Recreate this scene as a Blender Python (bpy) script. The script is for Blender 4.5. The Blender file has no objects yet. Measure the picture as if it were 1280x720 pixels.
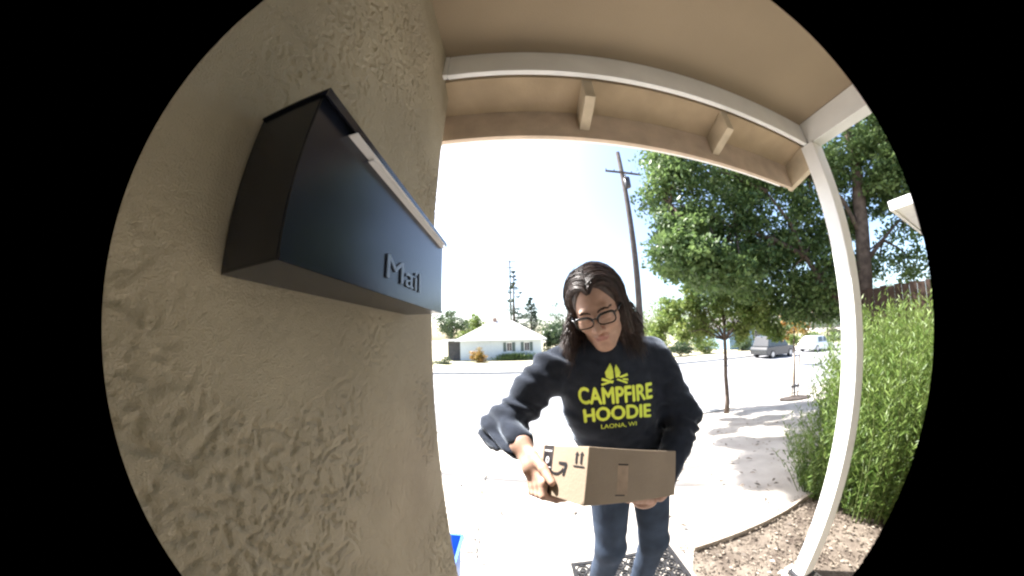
import bpy, bmesh, math, random
import numpy as np
from mathutils import Vector, Matrix
from mathutils.bvhtree import BVHTree
rng = np.random.default_rng(7); random.seed(7)
sc = bpy.context.scene
col = sc.collection

# ------------------------------------------------------------------ camera (wide doorbell fisheye)
CH = 1.40                                   # lens height above the porch floor
F, K, CX, CY = 315.5, -.0515, 644., 412.    # radial lens model, in pixels of the 1280x720 frame
PITCH, ROLL = -.032, -.0265
_u = np.array([math.sin(ROLL)*math.cos(PITCH), math.cos(ROLL)*math.cos(PITCH), -math.sin(PITCH)])
_f = np.array([0, 0, 1.]) - _u*_u[2]; _f /= np.linalg.norm(_f)
_r = np.cross(_u, _f); _r = _r if _r[0] > 0 else -_r
CM = np.stack([_r, _f, _u])
cam = bpy.data.cameras.new('camera'); camo = bpy.data.objects.new('camera', cam); col.objects.link(camo)
camo.matrix_world = Matrix([[CM[0][0], CM[0][1], -CM[0][2], 0], [CM[1][0], CM[1][1], -CM[1][2], 0],
                            [CM[2][0], CM[2][1], -CM[2][2], CH], [0, 0, 0, 1]])
cam.type = 'PANO'; cam.panorama_type = 'FISHEYE_LENS_POLYNOMIAL'
cam.sensor_width = 36; cam.sensor_fit = 'HORIZONTAL'
_mm = 36/1280; _fm = F*_mm
cam.fisheye_polynomial_k0 = 0; cam.fisheye_polynomial_k1 = -1/_fm; cam.fisheye_polynomial_k2 = 0
cam.fisheye_polynomial_k3 = -K/_fm**3; cam.fisheye_polynomial_k4 = 0
_R = 520.; cam.fisheye_fov = 2*(_R/F*(1 + K*(_R/F)**2))
cam.shift_x = (640-CX)/720; cam.shift_y = (CY-360)/720
cam.clip_start = .01; cam.clip_end = 3000
sc.camera = camo

# ------------------------------------------------------------------ light
SUN = Vector((-1.25, 1, 2.0)).normalized()
world = bpy.data.worlds.new('World'); sc.world = world; world.use_nodes = True
wn = world.node_tree; bg = wn.nodes['Background']
sky = wn.nodes.new('ShaderNodeTexSky'); sky.sky_type = 'NISHITA'; sky.sun_disc = False
sky.sun_elevation = math.asin(SUN.z); sky.sun_rotation = math.atan2(SUN.x, SUN.y)
sky.air_density = 1.0; sky.dust_density = 2.5
wn.links.new(sky.outputs[0], bg.inputs[0]); bg.inputs[1].default_value = .11
sl = bpy.data.lights.new('sun', 'SUN'); sl.energy = 5.0; sl.angle = math.radians(.5); sl.color = (1, .97, .93)
so = bpy.data.objects.new('sun', sl); col.objects.link(so)
so.rotation_euler = SUN.to_track_quat('Z', 'Y').to_euler(); so.location = (0, 0, 20)
vs = sc.view_settings; vs.view_transform = 'Standard'; vs.look = 'None'; vs.exposure = 2.15
sc.cycles.pixel_filter_type = 'BLACKMAN_HARRIS'; sc.cycles.filter_width = 2.3; vs.gamma = 1
vs.use_curve_mapping = False

# ------------------------------------------------------------------ pixel helpers
def pdir(x, y):
    a = np.array([x-CX, y-CY]); r = max(np.hypot(*a), 1e-9)
    t = r/F*(1+K*(r/F)**2); s = math.sin(t)/r
    return CM @ np.array([a[0]*s, -a[1]*s, math.cos(t)])
def at(x, y, dist):                          # point seen at a pixel, at a horizontal distance from the lens
    v = pdir(x, y); v = v*dist/np.hypot(v[0], v[1]); return np.array([v[0], v[1], v[2]+CH])
def on_z(x, y, z):
    v = pdir(x, y); t = (z-CH)/v[2]; return np.array([v[0]*t, v[1]*t, z])
def prj(X, Y, Z):
    v = CM.T @ np.array([X, Y, Z-CH], float); v /= np.linalg.norm(v); t = math.acos(v[2]); r = F*t
    for _ in range(30): r -= (r/F*(1+K*(r/F)**2)-t)/((1+3*K*(r/F)**2)/F)
    n = math.hypot(v[0], v[1])+1e-12
    return CX+v[0]/n*r, CY-v[1]/n*r

# ------------------------------------------------------------------ materials
def mat(name, color, rough=.8, var=.12, scale=8, bump=0, bscale=60, metal=0, spec=.3, color2=None, coord='Object', detail=5, coat=0):
    m = bpy.data.materials.new(name); m.use_nodes = True; nt = m.node_tree; N = nt.nodes; L = nt.links
    b = N['Principled BSDF']; b.inputs['Roughness'].default_value = rough; b.inputs['Metallic'].default_value = metal
    b.inputs['Specular IOR Level'].default_value = spec; b.inputs['Coat Weight'].default_value = coat
    tc = N.new('ShaderNodeTexCoord'); nz = N.new('ShaderNodeTexNoise'); nz.inputs['Scale'].default_value = scale
    nz.inputs['Detail'].default_value = detail; L.new(tc.outputs[coord], nz.inputs['Vector'])
    mx = N.new('ShaderNodeMix'); mx.data_type = 'RGBA'
    c = np.array(color); c2 = np.array(color2) if color2 is not None else None
    lo = c*(1-var) if c2 is None else c; hi = np.minimum(c*(1+var), 1) if c2 is None else c2
    mx.inputs[6].default_value = (*lo, 1); mx.inputs[7].default_value = (*hi, 1)
    mr = N.new('ShaderNodeMapRange'); mr.inputs[1].default_value = .3; mr.inputs[2].default_value = .7
    L.new(nz.outputs[0], mr.inputs[0]); L.new(mr.outputs[0], mx.inputs[0]); L.new(mx.outputs[2], b.inputs['Base Color'])
    if bump:
        n2 = N.new('ShaderNodeTexNoise'); n2.inputs['Scale'].default_value = bscale; n2.inputs['Detail'].default_value = 4
        L.new(tc.outputs[coord], n2.inputs['Vector'])
        bp = N.new('ShaderNodeBump'); bp.inputs['Strength'].default_value = bump; bp.inputs['Distance'].default_value = .004
        L.new(n2.outputs[0], bp.inputs['Height']); L.new(bp.outputs[0], b.inputs['Normal'])
    return m
def leafmat(name, c1, c2, trans=.35):
    m = bpy.data.materials.new(name); m.use_nodes = True; nt = m.node_tree; N = nt.nodes; L = nt.links
    b = N['Principled BSDF']; b.inputs['Roughness'].default_value = .45; b.inputs['Specular IOR Level'].default_value = .4
    a = N.new('ShaderNodeAttribute'); a.attribute_name = 'tint'
    mx = N.new('ShaderNodeMix'); mx.data_type = 'RGBA'
    mx.inputs[6].default_value = (*c1, 1); mx.inputs[7].default_value = (*c2, 1)
    L.new(a.outputs['Fac'], mx.inputs[0]); L.new(mx.outputs[2], b.inputs['Base Color'])
    t = N.new('ShaderNodeBsdfTranslucent'); L.new(mx.outputs[2], t.inputs[0])
    ms = N.new('ShaderNodeMixShader'); ms.inputs[0].default_value = trans
    L.new(b.outputs[0], ms.inputs[1]); L.new(t.outputs[0], ms.inputs[2])
    L.new(ms.outputs[0], N['Material Output'].inputs[0])
    return m
M = {}
M['stucco'] = mat('stucco', (.355, .31, .23), .95, .14, 5, .6, 520, spec=.1)
M['ceiling'] = mat('ceiling_paint', (.30, .24, .168), .9, .06, 3, .25, 240, spec=.15)
M['deck'] = mat('bare_roof_deck', (.43, .335, .225), .85, .14, 6, .3, 90, spec=.15)
M['rafter'] = mat('rafter_wood', (.50, .42, .31), .8, .14, 14, .3, 120, spec=.2)
M['white'] = mat('white_paint', (.82, .82, .81), .55, .05, 9, .15, 200, spec=.35)
M['fasciain'] = mat('fascia_wood', (.50, .40, .31), .85, .14, 12, .3, 140, spec=.15)
M['concrete'] = mat('concrete', (.52, .48, .42), .92, .16, 2.2, .5, 160, spec=.15)
M['porch'] = mat('porch_concrete', (.50, .45, .40), .9, .16, 3, .4, 150, spec=.15)
M['dirt'] = mat('dry_dirt', (.33, .30, .265), .97, 0, 2.6, .8, 70, spec=.05, color2=(.48, .445, .40))
M['mulch'] = mat('mulch_soil', (.07, .055, .045), .97, 0, 7, 1, 80, spec=.05, color2=(.19, .16, .13))
M['lawn'] = mat('dry_lawn', (.33, .31, .20), .97, 0, 1.1, .8, 30, spec=.05, color2=(.50, .45, .32))
M['asphalt'] = mat('sunbleached_asphalt', (.26, .26, .27), .93, .14, 1.3, .4, 90, spec=.15)
M['kerb'] = mat('kerb_concrete', (.42, .41, .38), .92, .12, 3, .4, 120, spec=.15)
M['bark'] = mat('bark', (.055, .042, .034), .95, 0, 9, .9, 40, spec=.1, color2=(.13, .10, .08))
M['polewood'] = mat('weathered_pole_wood', (.07, .06, .055), .9, .25, 3, .5, 40, spec=.1)
M['black'] = mat('black_paint', (.012, .013, .016), .4, .1, 30, spec=.4)
M['dark'] = mat('dark_metal', (.03, .03, .035), .45, .1, 20, spec=.4)
M['glass'] = mat('dark_glass', (.02, .025, .03), .08, .1, 3, spec=.6)
def tube_mat(): pass

# ------------------------------------------------------------------ mesh helpers
class MB:
    def __init__(s): s.v = []; s.f = []
    def add(s, v, f):
        n = len(s.v); s.v += [tuple(map(float, p)) for p in v]; s.f += [tuple(i+n for i in q) for q in f]; return s
    def box(s, x0, y0, z0, x1, y1, z1):
        return s.add([(x0,y0,z0),(x1,y0,z0),(x1,y1,z0),(x0,y1,z0),(x0,y0,z1),(x1,y0,z1),(x1,y1,z1),(x0,y1,z1)],
                     [(0,3,2,1),(4,5,6,7),(0,1,5,4),(1,2,6,5),(2,3,7,6),(3,0,4,7)])
    def obox(s, o, a, b, c):                # oriented box: corner + three edge vectors (right handed)
        o, a, b, c = map(np.array, (o, a, b, c))
        p = [o, o+a, o+a+b, o+b]; p += [q+c for q in p]
        return s.add(p, [(0,3,2,1),(4,5,6,7),(0,1,5,4),(1,2,6,5),(2,3,7,6),(3,0,4,7)])
    def tube(s, pts, rad, n=8, cap=True):
        pts = [np.array(p, float) for p in pts]; rad = [rad]*len(pts) if np.isscalar(rad) else rad
        base = len(s.v); ref = None
        for i, p in enumerate(pts):
            t = pts[min(i+1, len(pts)-1)]-pts[max(i-1, 0)]; t /= np.linalg.norm(t)+1e-12
            if ref is None:
                ref = np.array([1., 0, 0]) if abs(t[0]) < .8 else np.array([0, 1., 0])
            ref = ref - t*(ref@t); ref /= np.linalg.norm(ref)+1e-12; bi = np.cross(t, ref)
            for k in range(n):
                a = 2*math.pi*k/n; s.v.append(tuple(p + rad[i]*(math.cos(a)*ref+math.sin(a)*bi)))
        for i in range(len(pts)-1):
            for k in range(n):
                a = base+i*n+k; b = base+i*n+(k+1) % n; s.f.append((a, b, b+n, a+n))
        if cap:
            s.f.append(tuple(base+k for k in reversed(range(n)))); e = base+(len(pts)-1)*n; s.f.append(tuple(e+k for k in range(n)))
        return s
    def prism(s, poly, axis, a, b):          # poly in the two other axes, extruded from a to b along axis
        def P(u, v, w): return {'x': (w, u, v), 'y': (u, w, v), 'z': (u, v, w)}[axis]
        n = len(poly); V = [P(u, v, a) for u, v in poly]+[P(u, v, b) for u, v in poly]
        return s.add(V, [tuple(range(n-1, -1, -1)), tuple(range(n, 2*n))]+[(i, (i+1) % n, n+(i+1) % n, n+i) for i in range(n)])
    def ob(s, name, m, parent=None, smooth=False, bevel=0):
        return mk(name, s.v, s.f, m, parent, smooth, bevel)
def link(o, parent):
    col.objects.link(o)
    if parent is not None:
        o.parent = parent
        g = parent; T = Matrix.Identity(4)
        while g is not None:
            T = Matrix.Translation(g.location) @ T if g.type == 'EMPTY' else T; g = g.parent
        if parent.type == 'EMPTY': o.matrix_parent_inverse = T.inverted()
    return o
def mk(name, v, f, m, parent=None, smooth=False, bevel=0, fix=True):
    me = bpy.data.meshes.new(name); me.from_pydata([tuple(map(float, p)) for p in v], [], [tuple(map(int, q)) for q in f]); me.update()
    if fix and len(f) < 60000:
        bm = bmesh.new(); bm.from_mesh(me); bmesh.ops.recalc_face_normals(bm, faces=bm.faces)
        if bevel: bmesh.ops.bevel(bm, geom=bm.edges[:], offset=bevel, segments=2, affect='EDGES', profile=.5)
        bm.to_mesh(me); bm.free()
    if m is not None: me.materials.append(m)
    if smooth: me.polygons.foreach_set('use_smooth', [True]*len(me.polygons))
    return link(bpy.data.objects.new(name, me), parent)
def thing(name, label, cat, loc, group=None):
    o = bpy.data.objects.new(name, None); col.objects.link(o); o.location = tuple(map(float, loc)); o.empty_display_size = .1
    o['label'] = label; o['category'] = cat
    if group: o['group'] = group
    return o
def tag(o, label, cat, group=None):
    o['label'] = label; o['category'] = cat
    if group: o['group'] = group
    return o
def struct(o): o['kind'] = 'structure'; return o
def fastmesh(name, V, Q, m, parent=None, smooth=False, tint=None):
    V = np.asarray(V, np.float32); Q = np.asarray(Q, np.int32); k = Q.shape[1]
    me = bpy.data.meshes.new(name); me.vertices.add(len(V)); me.vertices.foreach_set('co', V.ravel())
    me.loops.add(Q.size); me.loops.foreach_set('vertex_index', Q.ravel())
    me.polygons.add(len(Q)); me.polygons.foreach_set('loop_start', np.arange(0, Q.size, k, dtype=np.int32))
    if smooth: me.polygons.foreach_set('use_smooth', np.ones(len(Q), bool))
    if tint is not None:
        a = me.attributes.new('tint', 'FLOAT', 'POINT'); a.data.foreach_set('value', np.asarray(tint, np.float32))
    me.update(calc_edges=True); me.validate()
    if m is not None: me.materials.append(m)
    return link(bpy.data.objects.new(name, me), parent)

# ---- noise
def vnoise(P, seed=0):                       # value noise on (N,3) points
    P = np.asarray(P, float); i = np.floor(P).astype(np.int64); f = P-i; f = f*f*(3-2*f)
    def h(a, b, c):
        n = (a*374761393+b*668265263+c*2147483647+seed*1274126177) & 0xffffffff
        n = ((n ^ (n >> 13))*1274126177) & 0xffffffff; n = n ^ (n >> 16); return (n & 0xffff)/65535.
    o = 0
    for dx in (0, 1):
        for dy in (0, 1):
            for dz in (0, 1):
                w = (f[..., 0] if dx else 1-f[..., 0])*(f[..., 1] if dy else 1-f[..., 1])*(f[..., 2] if dz else 1-f[..., 2])
                o = o + w*h(i[..., 0]+dx, i[..., 1]+dy, i[..., 2]+dz)
    return o
def fbm(P, oct=4, seed=0):
    o = 0; a = .5; t = 0
    for k in range(oct): o = o+a*vnoise(np.asarray(P)*2**k, seed+k); t += a; a *= .5
    return o/t

# ================================================================== GROUND
def gz(x, y):                                # height of the natural ground
    ys = [-50, 1.35, 2.2, 5.3, 5.7, 16.1, 16.4, 25, 60, 400]
    zs = [-.02, -.02, -.16, -.72, -1.08, -1.08, -.78, -.80, -.7, -.5]
    return float(np.interp(y, ys, zs))
xs = np.unique(np.concatenate([np.linspace(-6, 14, 90), np.linspace(-300, -8, 20), np.linspace(16, 400, 24)]))
ys = np.unique(np.concatenate([np.linspace(-3, 6, 60), np.linspace(6, 30, 40), np.linspace(32, 400, 24), [-40, -15, 5.3, 5.7, 16.1, 16.4]]))
V = []; Q = []
for y in ys:
    for x in xs:
        n = .02*math.sin(x*1.7+y*2.3)*math.sin(x*.9-y*1.1) if 1.4 < y < 5.3 else 0
        V.append((x, y, gz(x, y)+n))
for j in range(len(ys)-1):
    for i in range(len(xs)-1): a = j*len(xs)+i; Q.append((a, a+1, a+1+len(xs), a+len(xs)))
struct(fastmesh('ground', V, Q, M['dirt'], smooth=True))
ROADZ = -.90
struct(MB().box(-300, 5.72, -1.06, 400, 16.08, ROADZ).ob('road', M['asphalt']))
struct(MB().box(-300, 5.5, -1.05, 400, 5.7, -.755).ob('kerb_near', M['kerb'], bevel=.02))
struct(MB().box(-300, 16.1, -1.05, 400, 16.3, -.765).ob('kerb_far', M['kerb'], bevel=.02))
struct(MB().box(-300, 17.6, -.9, 400, 19.2, -.765).ob('pavement_far', M['concrete']))
V = []; Q = []
lx = np.linspace(-200, 260, 60); ly = np.linspace(19.25, 90, 20)
for y in ly:
    for x in lx: V.append((x, y, gz(x, y)+.02))
for j in range(19):
    for i in range(59): a = j*60+i; Q.append((a, a+1, a+61, a+60))
struct(fastmesh('far_lawn', V, Q, M['lawn']))
# porch slab and walk
struct(MB().box(-.24, -.055, -.3, .98, .93, 0).ob('porch_floor', M['porch'], bevel=.006))
walk = thing('concrete_walk', 'pale sunlit concrete walk leading from the porch to the street', 'walk', (.3, 1.5, 0))
del walk['category'], walk['label']; walk['kind'] = 'structure'
yy = .945
for k in range(5):
    y0, y1 = yy, yy+.95; yy = y1+.014
    for x0, x1 in ((-1.75, -.42), (-.405, .83)):
        z0, z1 = gz(0, y0)+.022, gz(0, y1)+.022
        mb = MB(); mb.add([(x0,y0,z0-.2),(x1,y0,z0-.2),(x1,y1,z1-.2),(x0,y1,z1-.2),(x0,y0,z0),(x1,y0,z0),(x1,y1,z1),(x0,y1,z1)],
               [(0,3,2,1),(4,5,6,7),(0,1,5,4),(1,2,6,5),(2,3,7,6),(3,0,4,7)])
        mb.ob('slab', M['concrete'], walk, bevel=.006)

# planting bed with a bent timber edging
edge_px = [(862, 692), (890, 683), (920, 672), (950, 659), (975, 646), (1000, 629)]
epts = []
for x, y in edge_px:
    p = on_z(x, y, -.03); p[2] = gz(p[0], p[1]); epts.append(p)
epts += [epts[-1]+np.array([.35, -.02, 0]), epts[-1]+np.array([.9, -.05, -.0])]
mb = MB()
for w0 in (0,):
    L = len(epts); v = []; f = []
    for i, p in enumerate(epts):
        t = epts[min(i+1, L-1)]-epts[max(i-1, 0)]; n = np.array([-t[1], t[0], 0]); n /= np.linalg.norm(n)
        for dn, dz in ((-.011, -.05), (.011, -.05), (.011, .055), (-.011, .055)):
            q = p+n*dn; v.append((q[0], q[1], p[2]+dz))
    for i in range(L-1):
        for k in range(4): a = i*4+k; b = i*4+(k+1) % 4; f.append((a, b, b+4, a+4))
    f += [(3, 2, 1, 0), tuple(L*4-4+k for k in range(4))]
    mb.add(v, f)
tag(mb.ob('garden_edging', mat('edging_wood', (.34, .29, .24), .9, .2, 20, .4, 80)), 'thin curved bender-board edging between the dirt yard and the mulch bed', 'edging')
bedpoly = [(.985, -.05), (4.6, -.05), (4.6, 1.02)] + [(p[0], p[1]-.012) for p in reversed(epts)] + [(.985, .945)]
me_v = [(x, y, gz(x, y)+.012) for x, y in bedpoly]
bm = bmesh.new(); vv = [bm.verts.new(p) for p in me_v]; bm.faces.new(vv); bmesh.ops.triangulate(bm, faces=bm.faces)
me = bpy.data.meshes.new('planting_bed'); bm.to_mesh(me); bm.free(); me.materials.append(M['mulch'])
struct(link(bpy.data.objects.new('planting_bed', me), None))

# ================================================================== HOUSE: stucco wall on the left
XW, YC = -.245, .71
ZT = CH+1.062                                # porch ceiling
u = np.concatenate([np.arange(-.06, .02, .006), np.arange(.02, YC+.05, .0023), np.linspace(YC+.055, YC+3, 60)])
zz = np.concatenate([np.arange(-.35, .5, .012), np.arange(.5, ZT+.01, .0024), np.linspace(ZT+.02, ZT+.17, 12)])
U, Z = np.meshgrid(u, zz, indexing='ij')
r0 = .018
ang = np.clip((U-(YC-r0))/(r0*math.pi/2), 0, 1)*math.pi/2
X0 = XW-r0+r0*np.cos(ang); Y0 = np.where(U < YC-r0, U, YC-r0+r0*np.sin(ang))
X0 = X0-np.maximum(U-(YC-r0)-r0*math.pi/2, 0)
NX, NY = np.cos(ang), np.sin(ang)
P = np.stack([U, Z, np.zeros_like(U)], -1)
warp = np.stack([fbm(P*24, 2, 3)-.5, fbm(P*24+9, 2, 5)-.5, 0*U], -1)
a = fbm(P*np.array([62, 70, 1])+warp*2.6, 3, 11)
b_ = fbm(P*np.array([120, 130, 1])+warp*4, 3, 21)
low = fbm(P*5, 2, 31)
h = np.clip((a-.47)/.055, 0, 1); h = h*h*(3-2*h)
pit = np.clip((b_-.58)/.07, 0, 1)
amt = .25+.95*np.clip((low-.36)/.25, 0, 1)
H = .0009*h*amt - .0021*pit*amt + .0009*fbm(P*230, 2, 41)
V = np.stack([X0+NX*H, Y0+NY*H, Z], -1).reshape(-1, 3)
n0, n1 = U.shape; idx = np.arange(n0*n1).reshape(n0, n1)
Q = np.stack([idx[:-1, :-1], idx[1:, :-1], idx[1:, 1:], idx[:-1, 1:]], -1).reshape(-1, 4)
hw = thing('house_wall', 'rough beige stucco house wall carrying the black mailbox', 'wall', (XW-.1, .3, 0))
fastmesh('stucco_face', V, Q, M['stucco'], hw, smooth=True)
MB().box(-3.7, -.055, -.35, XW-.03, YC-.03, ZT+.15).ob('wall_core', M['stucco'], hw)
# wall behind the lens
bw = thing('entry_wall', 'plain stucco entry wall holding the white front door', 'wall', (.8, -.1, 0))
MB().box(-3.7, -.35, -.35, .22, -.06, ZT+.3).box(1.22, -.35, -.35, 4.9, -.06, ZT+.3).box(.22, -.35, 2.1, 1.22, -.06, ZT+.3).ob('wall', M['stucco'], bw)
MB().box(.22, -.14, .0, 1.22, -.11, 2.1).ob('door', M['white'], bw)

# ================================================================== PORCH ROOF
pr_ = thing('porch_roof', 'beige porch ceiling with white beam and open rafter eave', 'roof', (.6, .4, ZT))
D = .59
MB().box(XW-.02, -.06, ZT, 1.60, D+.005, ZT+.05).ob('ceiling', M['ceiling'], pr_)
MB().box(XW+.018, D, CH+.928, 1.70, D+.022, CH+1.061).ob('beam', M['white'], pr_, bevel=.003)
MB().box(XW-.0, D-.002, CH+.929, XW+.0165, D+.02, CH+1.060).ob('beam_end', M['white'], pr_, bevel=.003)
MB().box(1.515, -.06, CH+.928, 1.60, D-.002, CH+1.061).ob('side_beam', M['white'], pr_, bevel=.003)
def deckz(y): return CH+.896+.35*(.77-y)
x0, x1 = XW-1.5, 1.515
# sloping roof deck boards, seen from below
nb = 1
ye = [.632, .77]
for k in range(nb):
    ya, yb = ye[k]+.0015, ye[k+1]-.0015
    za, zb = deckz(ya), deckz(yb)
    MB().add([(x0,ya,za),(x1,ya,za),(x1,yb,zb),(x0,yb,zb),(x0,ya,za+.018),(x1,ya,za+.018),(x1,yb,zb+.018),(x0,yb,zb+.018)],
             [(0,3,2,1),(4,5,6,7),(0,1,5,4),(1,2,6,5),(2,3,7,6),(3,0,4,7)]).ob('deck_board', M['deck'], pr_)
# roof skin above everything
SK = mat('grey_shingle', (.16, .15, .14), .95, .25, 30, .8, 50)
MB().add([(XW-1.5,.60,deckz(.60)+.02),(1.60,.60,deckz(.60)+.02),(1.60,.84,deckz(.84)+.022),(XW-1.5,.84,deckz(.84)+.022),
          (XW-1.5,.60,ZT+.2),(1.60,.60,ZT+.2),(1.60,.84,deckz(.84)+.045),(XW-1.5,.84,deckz(.84)+.045)],
         [(0,3,2,1),(4,5,6,7),(0,1,5,4),(1,2,6,5),(2,3,7,6),(3,0,4,7)]).ob('eave_skin', SK, pr_)
MB().add([(-3.8,-.5,ZT+.44),(1.67,-.5,ZT+.44),(1.67,.74,ZT+.16),(-3.8,.74,ZT+.16),
          (-3.8,-.5,ZT+.47),(1.67,-.5,ZT+.47),(1.67,.74,ZT+.19),(-3.8,.74,ZT+.19)],
         [(0,3,2,1),(4,5,6,7),(0,1,5,4),(1,2,6,5),(2,3,7,6),(3,0,4,7)]).ob('roof_skin', SK, pr_)
MB().box(1.602, -.06, ZT-.001, 1.66, .588, ZT+.2).ob('gable_side', M['stucco'], pr_)
for xr in (-.325, .262, .90):
    w = .040; ya, yb = .632, .769
    za, zb = deckz(ya)-.001, deckz(yb)-.001
    MB().add([(xr,ya,za-.10),(xr+w,ya,za-.10),(xr+w,yb,zb-.10),(xr,yb,zb-.10),(xr,ya,za),(xr+w,ya,za),(xr+w,yb,zb),(xr,yb,zb)],
             [(0,3,2,1),(4,5,6,7),(0,1,5,4),(1,2,6,5),(2,3,7,6),(3,0,4,7)]).ob('rafter', M['rafter'], pr_, bevel=.002)
MB().add([(1.517,.632,deckz(.632)-.14),(1.555,.632,deckz(.632)-.14),(1.555,.80,deckz(.80)-.13),(1.517,.80,deckz(.80)-.13),
          (1.517,.632,deckz(.632)+.02),(1.555,.632,deckz(.632)+.02),(1.555,.80,deckz(.80)+.02),(1.517,.80,deckz(.80)+.02)],
         [(0,3,2,1),(4,5,6,7),(0,1,5,4),(1,2,6,5),(2,3,7,6),(3,0,4,7)]).ob('barge_board', M['rafter'], pr_, bevel=.002)
MB().box(XW-1.5, .7705, CH+.757, 1.516, .789, CH+.905).ob('fascia', M['fasciain'], pr_)
g = MB()
G0 = CH+.817
prof = [(.790, G0), (.862, G0), (.868, G0+.043), (.872, G0+.08), (.864, G0+.08), (.858, G0+.008), (.797, G0+.008), (.797, G0+.08), (.790, G0+.08)]
g.prism([(y, z) for y, z in prof], 'x', XW-1.5, 1.535); g.ob('gutter', M['white'], pr_)

# porch post
po = thing('porch_post', 'square white porch post under the beam corner', 'post', (1.55, .59, 0))
MB().box(1.50, .557, .03, 1.601, .632, CH+.9275).ob('shaft', M['white'], po, bevel=.004)
MB().box(1.44, .50, -.3, 1.66, .69, -.001).ob('footing', M['concrete'], po, bevel=.01)
MB().box(1.485, .542, .0005, 1.616, .647, .03).ob('base_plate', M['dark'], po, bevel=.003)


# ================================================================== MAILBOX
XF = -.160; MY0, MY1, MZ0, MZ1 = .121, .52, CH+.055, CH+.212
gloss = mat('glossy_black_enamel', (.008, .010, .018), .24, .2, 40, .015, 300, spec=.5)
mbx = thing('mailbox', 'glossy black wall mailbox with raised Mail lettering', 'mailbox', (XW, .32, MZ0))
t = .002
MB().box(XW+.006, MY0, MZ0, XF, MY1, MZ0+t).ob('bottom', gloss, mbx)
MB().box(XF-t, MY0+.0005, MZ0+t+.0002, XF-.0002, MY1-.0005, MZ1-.003).ob('front_panel', gloss, mbx)
for y in (MY0, MY1-t): MB().box(XW+.006, y, MZ0+t+.0002, XF-t-.0004, y+t, MZ1-.003).ob('end_panel', gloss, mbx)
MB().box(XW+.0045, MY0-.0, MZ0, XW+.0058, MY1, MZ1+.004).ob('back_panel', gloss, mbx)
lid = MB().prism([(XW+.007, MZ1-.002), (XF+.0065, MZ1-.002), (XF+.0065, MZ1-.010), (XF+.0080, MZ1-.010), (XF+.0080, MZ1), (XW+.007, MZ1+.0005)], 'y', MY0-.003, MY1+.004).ob('lid', gloss, mbx)
MB().tube([(XW+.010, MY0+.01, MZ1+.004), (XW+.010, MY1-.01, MZ1+.004)], .003, 8).ob('hinge', gloss, lid, smooth=True)
MB().box(XF+.0001, MY0+.0006, MZ0+.0005, XF+.0012, MY1-.0006, MZ0+.006).ob('lower_rim', gloss, mbx)
def text_mesh(s, size, bold=0, spacing=1.0, ext=0, align='CENTER'):
    cu = bpy.data.curves.new('lettering', 'FONT'); cu.body = s; cu.size = size; cu.offset = bold; cu.align_x = align; cu.align_y = 'CENTER'
    cu.space_character = spacing; cu.extrude = ext; cu.resolution_u = 3
    o = bpy.data.objects.new('tmp', cu); col.objects.link(o)
    dg = bpy.context.evaluated_depsgraph_get(); me = bpy.data.meshes.new_from_object(o.evaluated_get(dg))
    bpy.data.objects.remove(o); V = np.array([v.co[:] for v in me.vertices]); Fc = [tuple(p.vertices) for p in me.polygons]
    bpy.data.meshes.remove(me); return V, Fc
V, Fc = text_mesh('Mail', .062, 0, 1.0, .0009)
# the words read left to right along +y on the outward face
V3 = [(XF+.0015+v[2], .335+v[0]*1.22, MZ0+.036+v[1]*.72) for v in V]
mk('lettering', V3, Fc, mat('pale_letter_enamel', (.14, .18, .25), .35, .2, 60, spec=.5), mbx)  # letters paler and bluer than the box enamel
env = thing('envelope', 'white envelope caught along the mailbox lid edge', 'envelope', (XF, .33, MZ1-.01))
paper = mat('paper', (.72, .71, .70), .85, .05, 20)
MB().obox((XF-.06, .168, MZ1-.0120), (.0705, 0, -.0012), (0, .335, .0008), (0, 0, .0012)).ob('sheet', paper, env)
MB().obox((XF-.062, .21, MZ1-.0142), (.0695, 0, -.0015), (0, .30, .0), (0, 0, .0010)).ob('flap', paper, env)

# ================================================================== DOOR MAT (openwork rubber scrolls)
rub = mat('black_rubber', (.02, .02, .022), .8, .2, 40, .4, 200)
dm = thing('doormat', 'black openwork rubber doormat under the feet', 'doormat', (.6, .92, 0))
mx0, mx1, my0, my1, mz = .28, .93, .70, 1.165, .026
def flat_ring(cx, cy, r, w=.010, n=16, h=.012, z=mz):
    v = []; f = []
    for k in range(n):
        a = 2*math.pi*k/n
        for rr, hh in ((r-w/2, 0), (r+w/2, 0), (r+w/2, h), (r-w/2, h)): v.append((cx+rr*math.cos(a), cy+rr*math.sin(a), z+hh))
    for k in range(n):
        for q in range(4): a = k*4+q; b = k*4+(q+1) % 4; c = (k+1) % n*4; f.append((a, b, c+(q+1) % 4, c+q))
    return v, f
fr = MB()
for a in ((mx0, my0, mx1, my0+.022), (mx0, my1-.022, mx1, my1), (mx0, my0+.0225, mx0+.022, my1-.0225), (mx1-.022, my0+.0225, mx1, my1-.0225)):
    fr.box(a[0], a[1], mz, a[2], a[3], mz+.014)
fr.ob('frame', rub, dm)
sc_ = MB()
nx_, ny_ = 8, 5
for i in range(nx_):
    for j in range(ny_):
        cx = mx0+.0225+(mx1-mx0-.045)*(i+.5)/nx_; cy = my0+.0225+(my1-my0-.045)*(j+.5)/ny_
        sc_.add(*flat_ring(cx, cy, .034)); sc_.add(*flat_ring(cx, cy, .014, .008, 10))
        sc_.box(cx-.004, cy+.034, mz, cx+.004, cy+.05, mz+.011).box(cx-.05, cy-.004, mz, cx-.034, cy+.004, mz+.011)
o = sc_.ob('scrollwork', rub, dm); 

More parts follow.
